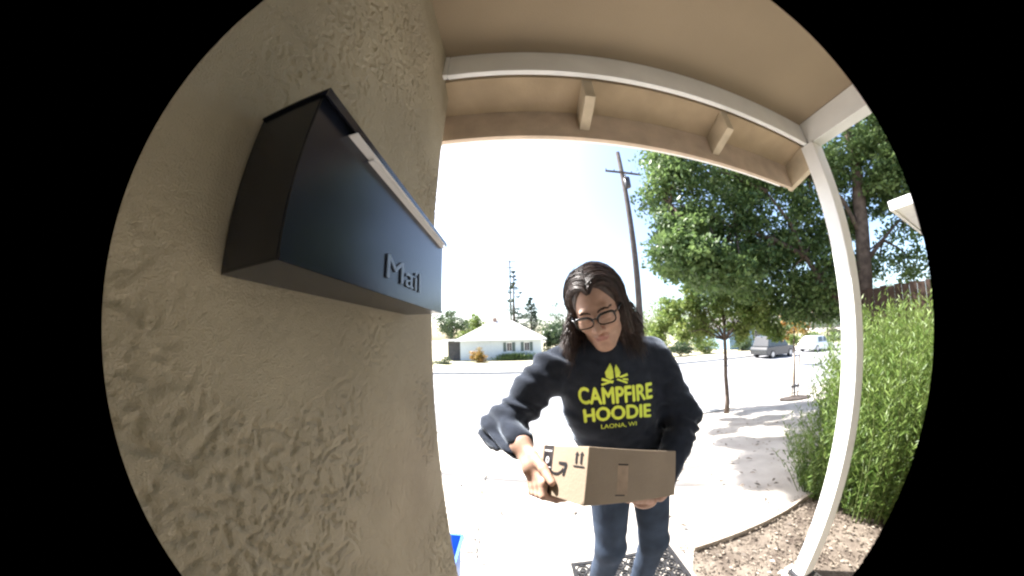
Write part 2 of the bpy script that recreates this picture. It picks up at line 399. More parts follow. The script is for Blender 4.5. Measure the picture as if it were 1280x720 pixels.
# ================================================================== small things past the wall corner
blue = mat('blue_plastic', (.03, .16, .55), .45, .08, 20, spec=.4)
cr = thing('recycling_bin', 'blue plastic recycling bin tucked behind the stucco wall corner', 'bin', (-.55, 1.02, 0))
bz = .024
pr2 = MB()
def taper(x0, y0, x1, y1, z0, z1, g):
    return [(x0+g,y0+g,z0),(x1-g,y0+g,z0),(x1-g,y1-g,z0),(x0+g,y1-g,z0),(x0,y0,z1),(x1,y0,z1),(x1,y1,z1),(x0,y1,z1)]
bx0, by0, bx1, by1 = -.78, .84, -.336, 1.12
pr2.add(taper(bx0, by0, bx1, by1, bz, .33, .03), [(0,3,2,1),(0,1,5,4),(1,2,6,5),(2,3,7,6),(3,0,4,7)])
pr2.add(taper(bx0+.006, by0+.006, bx1-.006, by1-.006, bz+.006, .33, .03), [(0,1,2,3),(0,4,5,1),(1,5,6,2),(2,6,7,3),(3,7,4,0)])
mk('tub', pr2.v, pr2.f, blue, cr, fix=False)
rim = MB()
for a in ((bx0-.015, by0-.015, bx1+.015, by0-.001), (bx0-.015, by1+.001, bx1+.015, by1+.015), (bx0-.015, by0-.0005, bx0-.001, by1+.0005), (bx1+.001, by0-.0005, bx1+.015, by1+.0005)): rim.box(a[0], a[1], .312, a[2], a[3], .333)
rim.ob('rim', blue, cr)
ws = thing('wire_stand', 'small black wire plant stand beside the stucco wall corner', 'stand', (-.38, 1.30, 0))
z0 = gz(0, 1.3)+.022
for dx in (0, .13):
    for dy in (0, .13): MB().tube([(-.42+dx, 1.26+dy, z0), (-.42+dx, 1.26+dy, z0+.17)], .0035, 6).ob('leg', M['black'], ws, smooth=True)
for hz in (.05, .165):
    r = MB()
    c = [(-.42, 1.26), (-.29, 1.26), (-.29, 1.39), (-.42, 1.39), (-.42, 1.26)]
    for k in range(4): r.tube([(*c[k], z0+hz), (*c[k+1], z0+hz)], .003, 6)
    r.ob('rail', M['black'], ws, smooth=True)

# ================================================================== FIELD MODELLING (surface nets) for the body and clothes
def iso(fn, lo, hi, res):
    lo = np.array(lo, float); hi = np.array(hi, float); n = np.ceil((hi-lo)/res).astype(int)+1
    g = [lo[k]+res*np.arange(n[k]) for k in range(3)]
    Pt = np.stack(np.meshgrid(*g, indexing='ij'), -1)
    val = fn(Pt.reshape(-1, 3)).reshape(n); ins = val < 0
    c = [slice(0, -1), slice(1, None)]
    cnt = sum(ins[c[i], c[j], c[k]].astype(int) for i in (0, 1) for j in (0, 1) for k in (0, 1))
    act = (cnt > 0) & (cnt < 8); ci = np.argwhere(act); cid = -np.ones(act.shape, int); cid[act] = np.arange(len(ci))
    acc = np.zeros((len(ci), 3)); num = np.zeros(len(ci))
    cor = [(i, j, k) for i in (0, 1) for j in (0, 1) for k in (0, 1)]
    for a in cor:
        for ax in range(3):
            if a[ax]: continue
            b = list(a); b[ax] = 1
            va = val[tuple((ci+np.array(a)).T)]; vb = val[tuple((ci+np.array(b)).T)]; m = (va < 0) != (vb < 0)
            t = np.where(m, va/(va-vb+1e-20), 0); p = np.tile(np.array(a, float), (len(ci), 1)); p[:, ax] += t
            acc[m] += p[m]; num[m] += 1
    V = lo+(ci+acc/num[:, None])*res
    Q = []
    for ax in range(3):
        o1, o2 = (ax+1) % 3, (ax+2) % 3
        s0 = [slice(None)]*3; s1 = [slice(None)]*3; s0[ax] = slice(0, -1); s1[ax] = slice(1, None)
        A, B = ins[tuple(s0)], ins[tuple(s1)]
        e = np.argwhere(A != B); ok = (e[:, o1] > 0) & (e[:, o2] > 0) & (e[:, o1] < n[o1]-1) & (e[:, o2] < n[o2]-1); e = e[ok]
        fl = A[tuple(e.T)]
        q = []
        for d1, d2 in ((-1, -1), (0, -1), (0, 0), (-1, 0)):
            k = e.copy(); k[:, o1] += d1; k[:, o2] += d2; q.append(cid[tuple(k.T)])
        q = np.stack(q, 1); q[~fl] = q[~fl][:, ::-1]; Q.append(q)
    return V, np.concatenate(Q)
def smin(a, b, k): h = np.clip(.5+.5*(b-a)/k, 0, 1); return b*(1-h)+a*h-k*h*(1-h)
def smax(a, b, k): return -smin(-a, -b, k)
def cone(P, a, b, ra, rb, sc3=(1, 1, 1)):
    s = np.array(sc3); a = np.array(a)*s; b = np.array(b)*s; p = P*s; ab = b-a
    t = np.clip((p-a) @ ab/(ab @ ab), 0, 1); return np.linalg.norm(p-a-t[:, None]*ab, axis=1)-(ra+(rb-ra)*t)
def ell(P, c, r, R=None):
    p = P-np.array(c); p = p @ R if R is not None else p; r = np.array(r)
    k0 = np.linalg.norm(p/r, axis=1); k1 = np.linalg.norm(p/(r*r), axis=1)+1e-9; return k0*(k0-1)/k1
def chain(P, pts, rad, k=.02, sc3=(1, 1, 1)):
    d = None
    for i in range(len(pts)-1):
        e = cone(P, pts[i], pts[i+1], rad[i], rad[i+1], sc3); d = e if d is None else smin(d, e, k)
    return d
def Wp(x, y, z): return np.array([x, y, z+CH])

# ---- pose (metres, z measured from the lens)
HEADC = Wp(.243, .735, .083); HS = .95
yaw, pitch, roll = math.radians(-29), math.radians(27), math.radians(-12)
Rh = HS*np.array((Matrix.Rotation(yaw, 3, 'Z') @ Matrix.Rotation(roll, 3, 'Y') @ Matrix.Rotation(pitch, 3, 'X')))
def H2W(p): return HEADC + np.array(p) @ Rh.T
NECK0 = Wp(.272, .80, -.055)
SHR, SHL = Wp(.098, .80, -.112), Wp(.468, .815, -.082)
ELR, ELL_ = Wp(-.062, .80, -.300), Wp(.580, .760, -.305)
HIPR, HIPL = Wp(.345, .885, -.52), Wp(.515, .885, -.52)
KNR, KNL = Wp(.375, .85, -.93), Wp(.585, .85, -.93)
ANR, ANL = Wp(.37, .91, -1.305), Wp(.60, .90, -1.305)

# ---- the parcel frame
S_ = .92
BO = Wp(.145*S_, .499*S_, -.236*S_)
BA = np.array([.888, .334, -.315]); BB = np.array([-.431, .844, -.32]); BU = np.array([.159, .419, .894])
BA /= np.linalg.norm(BA); BB -= BA*(BA@BB); BB /= np.linalg.norm(BB); BU = np.cross(BA, BB)
la, lb, lh = .342*S_, .195*S_, .128*S_
def bx_(a, b, h, n=0): return BO+BA*(a-n)+BB*b-BU*h     # left side face: a = 0, n = outward distance
WRR = bx_(0, .235, .006, .035)
WRL = bx_(la+.050, .10, lh+.010)

# ---- body field: head
def f_head(Pw):
    P = (Pw-HEADC) @ Rh/HS**2
    d = ell(P, (0, .014, .036), (.074, .094, .086))
    d = smin(d, ell(P, (0, -.034, -.026), (.060, .060, .084)), .03)
    d = smin(d, ell(P, (0, -.074, -.094), (.021, .018, .018)), .03)
    for s in (-1, 1):
        d = smin(d, cone(P, (s*.050, .0, -.055), (s*.012, -.070, -.092), .018, .016), .025)
        d = smin(d, ell(P, (s*.040, -.062, -.022), (.022, .020, .018)), .02)
        d = smax(d, -ell(P, (s*.031, -.104, .004), (.020, .020, .013)), .014)
        d = smin(d, ell(P, (s*.031, -.078, .003), (.0155, .0135, .0125)), .004)
        d = smin(d, cone(P, (s*.015, -.0905, -.0045), (s*.046, -.080, -.0035), .003, .0028), .004)
        d = smin(d, ell(P, (s*.076, .012, -.004), (.008, .018, .030)), .008)
    d = smin(d, cone(P, (-.034, -.084, .024), (.034, -.084, .024), .010, .010), .018)
    d = smin(d, cone(P, (0, -.090, .012), (0, -.1165, -.028), .0065, .0105), .012)
    for s in (-1, 1): d = smin(d, ell(P, (s*.0125, -.101, -.033), (.0085, .010, .008)), .008)
    d = smin(d, cone(P, (-.020, -.0905, -.0575), (.020, -.0905, -.0575), .0035, .0035), .006)
    d = smin(d, cone(P, (-.009, -.0945, -.056), (.009, -.0945, -.056), .0042, .0042), .008)
    d = smin(d, cone(P, (-.012, -.0925, -.067), (.012, -.0925, -.067), .0052, .0052), .007)
    d = smax(d, -cone(P, (-.019, -.099, -.0615), (.019, -.099, -.0615), .0017, .0017), .003)
    d = smin(d, cone(Pw, H2W((0, .032, -.05)), NECK0, .050, .056), .03)
    return d
# ---- hands
def finger(P, pts, r): return chain(P, pts, r, .004)
def hand_r(P):
    w = WRR
    d = cone(P, w, bx_(0, .192, .055, .020), .026, .021)
    d = smin(d, ell(P, bx_(0, .184, .060, .016), (.026, .028, .034)), .02)
    kn = [(.134, .092), (.153, .099), (.172, .104), (.189, .104)]
    for i, (b, h) in enumerate(kn):
        d = smin(d, cone(P, bx_(0, .190, .045, .018), bx_(0, b, h, .013), .015, .0105), .010)
    for i, (b, h) in enumerate(kn):
        ln = (1.0, 1.08, 1.0, .82)[i]
        p0 = bx_(0, b, h, .013); p1 = bx_(0, b-.006, lh+.004, .013); p2 = bx_(.022*ln, b-.010, lh+.0115); p3 = bx_(.044*ln, b-.012, lh+.009)
        d = smin(d, finger(P, [p0, p1, p2, p3], [.0102, .0092, .0086, .0074]), .006)
    th = [bx_(0, .212, .016, .030), bx_(0, .178, .030, .026), bx_(0, .136, .058, .0165), bx_(0, .102, .086, .0105)]
    d = smin(d, finger(P, th, [.0165, .0140, .0115, .0085]), .008)
    d = smin(d, cone(P, ELR, w, .040, .026), .02)
    return d
def hand_l(P):
    w = WRL
    d = cone(P, w, bx_(la-.030, .085, lh+.019), .026, .020)
    d = smin(d, ell(P, bx_(la-.02, .085, lh+.020), (.036, .034, .018)), .015)
    for i in range(4):
        b = .050+.023*i; ln = (.92, 1.05, 1., .8)[i]
        d = smin(d, finger(P, [bx_(la-.03, b+.006, lh+.017), bx_(la-.075*ln, b, lh+.0125), bx_(la-.10*ln, b-.002, lh+.0105), bx_(la-.120*ln, b-.004, lh+.009)], [.0105, .0095, .0085, .0072]), .006)
    d = smin(d, finger(P, [bx_(la+.02, .060, lh+.012), bx_(la+.022, .035, lh-.010), bx_(la+.0135, .022, lh-.045), bx_(la+.010, .018, lh-.062)], [.015, .012, .010, .0082]), .008)
    d = smin(d, cone(P, ELL_, w, .040, .026), .02)
    return d
def f_legs(P):
    d = None
    for hp, kn, an in ((HIPR, KNR, ANR), (HIPL, KNL, ANL)):
        e = chain(P, [hp, kn, an], [.075, .050, .035]); d = e if d is None else np.minimum(d, e)
    return smin(d, cone(P, (HIPR+HIPL)/2, (SHR+SHL)/2+np.array([0, .01, -.02]), .10, .10, (1, 1.15, 1)), .04)
parts = [iso(f_head, HEADC-np.array([.15, .17, .21]), HEADC+np.array([.15, .17, .16]), .0026)]
lo = np.minimum(ELR, bx_(0, .1, lh+.05, .05))-.06; hi = np.maximum(ELR, bx_(.08, .22, -.02))+.05
parts.append(iso(hand_r, lo, hi, .003))
lo = np.minimum(ELL_, bx_(la-.14, .0, lh+.05))-.05; hi = np.maximum(ELL_, bx_(la+.06, .15, lh-.07))+.06
parts.append(iso(hand_l, lo, hi, .0034))
parts.append(iso(f_legs, (.1, .65, .03), (.75, 1.1, 1.34), .012))
VV = []; QQ = []; n = 0
for v, q in parts: VV.append(v); QQ.append(q+n); n += len(v)
VV = np.concatenate(VV); QQ = np.concatenate(QQ)
person = thing('person', 'person in dark printed sweatshirt and glasses looking down at a parcel', 'person', (.48, .88, .03))
skin = mat('skin', (.47, .29, .215), .5, .14, 45, .15, 400, spec=.4)
b = skin.node_tree.nodes['Principled BSDF']; b.inputs['Subsurface Weight'].default_value = .15; b.inputs['Subsurface Radius'].default_value = (.012, .005, .003)
body = fastmesh('body', VV, QQ, skin, person, smooth=True)
lipm = mat('lips', (.40, .19, .16), .4, .08, 60, spec=.4); browm = mat('eyebrow', (.035, .02, .015), .8, .2, 200)
body.data.materials.append(lipm); body.data.materials.append(browm)
fc = VV[QQ].mean(1); loc = (fc-HEADC) @ Rh/HS**2; nf = len(parts[0][1])
mi = np.zeros(len(QQ), np.int32)
lp = (np.abs(loc[:, 0]) < .0205) & (loc[:, 1] < -.086) & (loc[:, 2] < -.0548+.004*np.cos(loc[:, 0]*200)) & (loc[:, 2] > -.0708+.22*np.abs(loc[:, 0])) 
bw_ = (np.abs(np.abs(loc[:, 0])-.031) < .021) & (loc[:, 1] < -.05) & (np.abs(loc[:, 2]-(.026-18*(np.abs(loc[:, 0])-.030)**2)) < .0030)
mi[lp] = 1; mi[bw_] = 2; mi[nf:] = 0
body.data.polygons.foreach_set('material_index', mi)

# ---- sweatshirt
TORSO = [Wp(.425, .885, -.47), Wp(.385, .875, -.36), Wp(.325, .842, -.22), Wp(.285, .822, -.12)]
def f_shirt(P):
    d = chain(P, TORSO, [.176, .168, .170, .155], .05, (1, 1.38, 1))
    d = smin(d, cone(P, SHR+np.array([.02, 0, 0]), SHL-np.array([.02, 0, 0]), .058, .058), .06)
    d = smin(d, cone(P, NECK0+np.array([0, .005, -.03]), NECK0+np.array([-.004, -.010, .010]), .082, .066), .04)
    d = smin(d, ell(P, NECK0+np.array([.01, .095, -.05]), (.095, .05, .075)), .03)
    a = chain(P, [SHR, ELR, WRR+(ELR-WRR)*.16], [.066, .061, .044], .03)
    # ribbed cuff
    cf = cone(P, WRR+(ELR-WRR)*.30, WRR+(ELR-WRR)*.10, .041, .037)
    a = smin(a, cf, .012)
    b = chain(P, [SHL, ELL_, WRL+(ELL_-WRL)*.12], [.066, .060, .043], .03)
    d = smin(smin(d, a, .035), b, .035)
    # cloth folds: diagonal drags from the armpits and bunching at elbows and waist
    f1 = vnoise(P @ np.array([[9, 4, 0], [2, 7, 3], [16, 5, 21.]]), 5)-.5
    f2 = vnoise(P @ np.array([[30, 10, 4], [8, 24, 6], [-18, 12, 34.]]), 8)-.5
    el = np.exp(-(np.linalg.norm(P-ELR, axis=1)/.12)**2)+np.exp(-(np.linalg.norm(P-ELL_, axis=1)/.12)**2)+np.exp(-(np.linalg.norm(P-WRR, axis=1)/.12)**2)
    sr = np.exp(-(np.linalg.norm(P-SHR, axis=1)/.13)**2)
    fold = np.sin(((P-ELR) @ np.array([60., 20, 95]))+6*f1)
    d = d+.014*f1+.009*f2*(.5+el)+.0075*fold*np.minimum(el+.8*sr, 1)
    dc = np.linalg.norm((P-ELR)-np.outer(((P-ELR) @ (WRR-ELR))/((WRR-ELR)@(WRR-ELR)), WRR-ELR), axis=1)
    d = smax(d, -(cone(P, NECK0+np.array([0, .0, .01]), H2W((0, .03, -.06)), .057, .062)), .006)      # neck opening
    d = np.maximum(d, (CH-.515)-P[:, 2])                                                                   # hem
    return d
sv, sq = iso(f_shirt, (-.19, .58, CH-.56), (.72, 1.08, CH+.06), .0052)
clothm = mat('dark_fleece', (.022, .027, .039), .95, .2, 40, .35, 900, spec=.15)
b = clothm.node_tree.nodes['Principled BSDF']; b.inputs['Sheen Weight'].default_value = .6; b.inputs['Sheen Tint'].default_value = (.75, .85, 1, 1); b.inputs['Sheen Roughness'].default_value = .28
shirt = fastmesh('sweatshirt', sv, sq, clothm, person, smooth=True)
# ---- jeans
def f_jeans(P):
    d = None
    for hp, kn, an in ((HIPR, KNR, ANR), (HIPL, KNL, ANL)):
        e = chain(P, [hp, kn, an+np.array([0, 0, -.01])], [.090, .0655, .056], .03); d = e if d is None else smin(d, e, .018)
    pel = (HIPR+HIPL)/2
    d = smin(d, cone(P, pel+np.array([-.02, 0, .02]), pel+np.array([.0, 0, .10]), .135, .128, (1, 1.2, 1)), .05)
    f = vnoise(P @ np.array([[14, 5, 0], [5, 14, 3], [10, 0, 30.]]), 15)-.5
    kn_ = np.exp(-((P[:, 2]-KNR[2])/.10)**2)+np.exp(-((P[:, 2]-ANR[2])/.12)**2)
    return d+.006*f*(.5+kn_)
jv, jq = iso(f_jeans, (.18, .68, .035), (.78, 1.08, CH-.36), .0075)
denim = mat('denim', (.045, .062, .095), .9, .25, 12, .4, 700, spec=.15)
fastmesh('jeans', jv, jq, denim, person, smooth=True)
# ---- shoes
for an in (ANR, ANL):
    def f_shoe(P):
        d = chain(P, [an+np.array([0, .03, -.045]), an+np.array([0, -.07, -.055]), an+np.array([-.005, -.145, -.06])], [.042, .040, .034], .02, (1, 1, 1.0))
        d = smin(d, cone(P, an+np.array([0, .01, -.04]), an+np.array([0, .01, .01]), .042, .042), .02)
        return np.maximum(d, .041-P[:, 2])
    v, q = iso(f_shoe, an-np.array([.07, .21, .1]), an+np.array([.07, .1, .06]), .007)
    fastmesh('shoe', v, q, M['dark'], person, smooth=True)

# ---- chest print, laid onto the cloth
bv = BVHTree.FromPolygons([Vector(p) for p in sv], [tuple(map(int, q)) for q in sq])
pc = at(769, 497, .72); ray = Vector(pdir(769, 497)); 
pxv = np.array(at(800, 494.5, .72)-at(738, 499.5, .72)); pxv /= np.linalg.norm(pxv)
pzv = np.cross(pxv, -np.array(ray)); pzv = pzv if pzv[2] > 0 else -pzv; pzv /= np.linalg.norm(pzv)
def lay(V, F_, ox, oz, sx=1, sz=1, lift=.0022, bend=0):
    bm = bmesh.new(); vs_ = [bm.verts.new((v[0]*sx+ox, v[1]*sz+oz, 0)) for v in V]
    for f in F_:
        try: bm.faces.new([vs_[i] for i in f])
        except ValueError: pass
    bmesh.ops.triangulate(bm, faces=bm.faces)
    for _ in range(3):
        le = [e for e in bm.edges if e.calc_length() > .006]
        if le: bmesh.ops.subdivide_edges(bm, edges=le, cuts=1); bmesh.ops.triangulate(bm, faces=[f for f in bm.faces if len(f.verts) > 3])
    v2 = []
    for v in bm.verts:
        o = pc+pxv*v.co.x+pzv*(v.co.y+bend*v.co.x**2)-np.array(ray)*.3
        hit, nrm, _, dist = bv.ray_cast(Vector(o), ray, .8)
        p = np.array(hit)-np.array(ray)*lift if hit is not None else o+np.array(ray)*.3
        v2.append(p)
    bm.verts.index_update(); f2 = [tuple(v.index for v in f.verts) for f in bm.faces]; bm.free(); return v2, f2
inkm = mat('lime_print_ink', (.74, .88, .13), .7, .06, 60, .1, 300, spec=.2)
px2m = .72*1.06/F                                        # metres per picture pixel at the chest
def fit(s, wpx, hpx, bold, sp=1.0):
    V, F_ = text_mesh(s, 1.0, bold, sp); w = np.ptp(V[:, 0]); h = np.ptp(V[:, 1]); V[:, 0] -= (V[:, 0].max()+V[:, 0].min())/2; V[:, 1] -= (V[:, 1].max()+V[:, 1].min())/2
    return V, F_, wpx*px2m/w, hpx*px2m/h
for s, cx, cy, w, h, bold, bend in (('CAMPFIRE', 768, 494, 95, 20, .04, .5), ('HOODIE', 768.5, 516, 87, 17, .045, -.4), ('LAONA, WI', 769, 533, 46, 6.5, .012, -.3)):
    V, F_, sx, sz = fit(s, w, h, 0)
    v2 = []; f2 = []
    for q, (ddx, ddz) in enumerate(((0, 0), (bold, 0), (-bold, 0), (0, bold*.8), (0, -bold*.8)) if bold else ((0, 0),)):
        va, fa = lay(V+np.array([ddx, ddz, 0]), F_, (cx-769)*px2m, (497-cy)*px2m, sx, sz, bend=bend, lift=.0016+.0003*q)
        f2 += [tuple(i+len(v2) for i in f) for f in fa]; v2 += va
    mk('lettering', v2, f2, inkm, shirt, fix=False)
fire = MB()
def poly2(ps): n0_ = len(fire.v); fire.add([((x-769)*px2m, (497-y)*px2m, 0) for x, y in ps], [tuple(range(len(ps)))])
poly2([(757, 472), (756, 466), (760, 460), (763, 455), (765, 459), (766, 465), (766, 473), (762, 475)])
poly2([(768.5, 473), (768, 462), (770, 457), (773, 462), (775, 467), (773, 472)])
for ps in ([(750, 479), (751, 481.5), (764, 478), (766, 475.5)], [(752, 472), (751, 475), (764, 479.5), (766, 477)], [(769, 475.5), (782, 481), (783, 478.5), (771, 474)], [(772, 472), (775, 473.5), (784, 471), (783, 468)], [(777, 476), (784, 477), (783.5, 474.5), (777, 474)]): poly2(ps)
v2, f2 = lay(fire.v, fire.f, 0, 0); mk('campfire_print', v2, f2, inkm, shirt, fix=False)

# ---- hair: a cap plus long strands from a centre parting
hairm = mat('dark_brown_hair', (.046, .027, .021), .40, .6, 90, .2, 700, spec=.5)
hr = MB(); rr = random.Random(3)
HN = 2600
def strand(side, j):
    y0 = rr.uniform(-.083, .085); up_ = math.sqrt(max(0, 1-((y0-.014)/.100)**2))
    root = np.array([side*rr.uniform(.0, .006), y0, .036+.0925*up_])
    lift = rr.uniform(-.002, .010)+(rr.uniform(0, .012) if rr.random() < .08 else 0)
    pts = []
    sweep = .030 if y0 < -.02 else .0
    amax = math.radians(100)
    for i in range(8):
        a = amax*i/7
        rx, rz_ = .081+lift, (.0925+lift)
        yy_ = y0+(.040*math.sin(a*.9)*(1 if y0 < -.02 else .25)) + (-.0 if y0 > 0 else 0)
        up2 = math.sqrt(max(.12, 1-((yy_-.014)/.104)**2))
        pts.append(H2W((side*rx*max(up2, .62)*math.sin(a)+root[0]*(1-i/7), yy_, .036+rz_*up2*math.cos(a))))
    p = pts[-1].copy()
    # hang down with a soft wave
    total = (rr.uniform(.09, .20) if side > 0 else rr.uniform(.07, .19)); steps = 11
    outw = side*rr.uniform(.012, .100) if side > 0 else side*rr.uniform(-.004, .030)
    fwd = rr.uniform(-.05, .035) if side > 0 else rr.uniform(-.025, .06)
    ph = rr.uniform(0, 6.28); wv = rr.uniform(.002, .009)
    tgt_y = (NECK0[1]-.055+rr.uniform(-.03, .07)) if side > 0 else (NECK0[1]-.03+rr.uniform(-.04, .05))
    for i in range(1, steps+1):
        t = i/steps
        q = np.array([p[0]+outw*t+wv*math.sin(ph+t*9), p[1]+(tgt_y-p[1])*min(1, t*1.3)*.9+wv*math.cos(ph+t*7), p[2]-total*t])
        # stay outside the cloth
        pts.append(q)
    return pts
def push(pts):
    P = np.array(pts); d = f_shirt(P); g = np.zeros_like(P)
    if d.min() < .006:
        for k in range(3):
            e = np.zeros(3); e[k] = .004; g[:, k] = f_shirt(P+e)-f_shirt(P-e)
        g /= np.linalg.norm(g, axis=1)[:, None]+1e-9
        P = P+g*np.maximum(0, .007-d)[:, None]
    return P
allp = []
for j in range(HN):
    allp.append(strand(1 if j % 2 else -1, j))
flat = np.array(allp).reshape(-1, 3); flat = push(flat); allp = flat.reshape(HN, -1, 3)
for P in allp:
    n_ = len(P); w0 = rr.uniform(.0006, .0015)
    hr.tube(P, [w0*(.75+.25*min(1, i/4))*(1 if i < n_-5 else max(.12, (n_-1-i)/5)) for i in range(n_)], 4, cap=False)
def f_cap(Pw):
    P = (Pw-HEADC) @ Rh/HS**2
    d = ell(P, (0, .018, .038), (.081, .101, .0925))
    # open in front for the face
    d = smax(d, -ell(P, (0, -.105, -.030), (.070, .092, .132)), .010)
    back = cone(P, (0, .055, .0), (0, .075, -.12), .072, .066, (1, 1.25, 1))
    d = smin(d, back, .03)
    for s, ln in ((1, .10), (-1, .07)):
        d = smin(d, cone(P, (s*.072, -.004, .025), (s*.080, .006, -ln), .014, .018, (1, .55, 1)), .012)
    nn = vnoise(P*np.array([160, 60, 22]), 4)-.5
    return d+.004*nn
cv, cq = iso(f_cap, HEADC-np.array([.17, .17, .24]), HEADC+np.array([.17, .2, .17]), .0038)
hr.add(cv, [tuple(q) for q in cq])
hair = mk('hair', hr.v, hr.f, hairm, person, smooth=True, fix=False)

# ---- glasses
gl = MB(); lens = []
for s in (-1, 1):
    ring = []
    for k in range(20):
        a = 2*math.pi*k/20; ca, sa = math.cos(a), math.sin(a)
        ex = .0255*np.sign(ca)*abs(ca)**.6; ez = .0165*np.sign(sa)*abs(sa)**.7+(.004*s*ca if sa > 0 else 0)
        ring.append(H2W((s*.0325+ex, -.1085+.02*(abs(s*.0325+ex)-.01)**1*.9, .001+ez)))
    lens.append(ring); gl.tube(ring+[ring[0], ring[1]], .0020, 6, cap=False)
    gl.tube([ring[k] for k in range(0, 11)], [.0022]+[.0036]*9+[.0022], 6)
    gl.tube([H2W((s*(.0325+.025), -.1015, .010)), H2W((s*.070, -.086, .011)), H2W((s*.079, -.03, .008)), H2W((s*.080, .02, .0))], [.0026, .0024, .002, .002], 6)
gl.tube([H2W((-.0085, -.108, .006)), H2W((0, -.1125, .009)), H2W((.0085, -.108, .006))], .0019, 6)
glas = gl.ob('glasses', mat('black_acetate', (.008, .008, .009), .25, .1, 30, spec=.5), person, smooth=True)
lm = bpy.data.materials.new('lens_glass'); lm.use_nodes = True; nt = lm.node_tree
tr = nt.nodes.new('ShaderNodeBsdfTransparent'); gs = nt.nodes.new('ShaderNodeBsdfGlossy'); gs.inputs['Roughness'].default_value = .05
fr_ = nt.nodes.new('ShaderNodeFresnel'); fr_.inputs[0].default_value = 1.55; ms = nt.nodes.new('ShaderNodeMixShader')
nt.links.new(fr_.outputs[0], ms.inputs[0]); nt.links.new(tr.outputs[0], ms.inputs[1]); nt.links.new(gs.outputs[0], ms.inputs[2]); nt.links.new(ms.outputs[0], nt.nodes['Material Output'].inputs[0])
for ring in lens:
    c = np.mean(ring, axis=0); n_ = len(ring)
    mk('lens', [*ring, c], [(k, (k+1) % n_, n_) for k in range(n_)], lm, glas)

# ================================================================== PARCEL
pb = thing('parcel', 'cardboard parcel with black tape and printed arrow mark in the hands', 'box', bx_(la/2, lb/2, lh))
card = mat('cardboard', (.28, .222, .165), .85, .08, 10, .2, 160, spec=.15)
fc_ = lambda a0, a1, b0, b1, h0, h1: (bx_(a0, b0, h1), BA*(a1-a0), BB*(b1-b0), BU*(h1-h0))
MB().obox(*fc_(0, la, 0, lb, 0, lh)).ob('carton', card, pb, bevel=.002)
ink = mat('black_print', (.012, .012, .015), .6, .1, 50); tape = mat('black_packing_tape', (.015, .016, .02), .3, .1, 40, spec=.5)
wh = mat('white_print', (.7, .7, .7), .6, .05, 40)
def side_px(x, y, n=.0006):                # picture pixel onto the parcel's left side face
    nrm = -BA; v = pdir(x, y); o = np.array([0, 0, CH]); t = ((BO+nrm*n-o) @ nrm)/(v @ nrm); return o+v*t
def front_px(x, y, n=.0006):
    nrm = -BB; v = pdir(x, y); o = np.array([0, 0, CH]); t = ((BO+nrm*n-o) @ nrm)/(v @ nrm); return o+v*t
def decal(name, ps, m, fn=side_px, n=.0006, parent=None):
    v = [fn(x, y, n) for x, y in ps]; return mk(name, v, [tuple(range(len(v)))], m, parent or pb, fix=False)
tp = MB()
b0, b1 = .137*S_, .182*S_
tp.obox(bx_(0, b0, lh-.0005, .0009), BA*.0008, BB*(b1-b0), BU*(lh-.001)).obox(bx_(.0, b0, .0009)+BU*.0, BA*la, BB*(b1-b0), BU*.0006)
o = tp.ob('tape', tape, pb)
def bh(b, h, n=.0015): return bx_(0, b, h, n)
def dec_bh(name, ps, m, n=.0015): mk(name, [bh(b, h, n) for b, h in ps], [tuple(range(len(ps)))], m, pb, fix=False)
# white ring mark and lettering bars on the tape
ring = []; cb, chh = .147, .036
rv = []; rf = []
for k in range(14):
    a = 2*math.pi*k/14
    rv += [bh(cb+.0075*math.cos(a), chh+.0085*math.sin(a)), bh(cb+.0040*math.cos(a), chh+.0050*math.sin(a))]
for k in range(14): a = 2*k; b = 2*((k+1) % 14); rf.append((a, b, b+1, a+1))
mk('ring_mark', rv, rf, wh, pb, fix=False)
for h0, h1, b0_, b1_ in ((.012, .015, .131, .163), (.052, .0535, .128, .166)):
    dec_bh('print_bar', [(b0_, h0), (b1_, h0), (b1_, h1), (b0_, h1)], wh)
# curved arrow printed across the side
up_e = [(.128, .058), (.112, .062), (.098, .061), (.086, .055), (.080, .048)]; dn_e = [(.077, .052), (.084, .060), (.097, .067), (.112, .068), (.128, .063)]
dec_bh('arrow_print', up_e+dn_e, ink)
dec_bh('arrow_head_print', [(.098, .036), (.068, .036), (.0655, .042), (.073, .066), (.080, .066), (.0745, .044), (.098, .042)], ink)
for b in (.018, .034): dec_bh('up_arrow_print', [(b, .010), (b+.007, .018), (b+.0045, .018), (b+.0045, .036), (b+.0015-.003, .036), (b-.0015, .018), (b-.006, .018)], ink)
dec_bh('print_bar', [(.008, .040), (.044, .040), (.044, .043), (.008, .043)], ink)
decal('strip_label', [(769.5, 579), (782.5, 579.5), (781, 619.5), (767.5, 620)], mat('faded_label', (.33, .24, .17), .7, .2, 30), front_px)
decal('print_bar', [(770, 579.5), (782.5, 580), (782.3, 582), (769.8, 581.5)], ink, front_px, .0012)
decal('print_bar', [(766, 618.5), (778, 618.5), (777.5, 620), (765.5, 620)], ink, front_px, .0012)

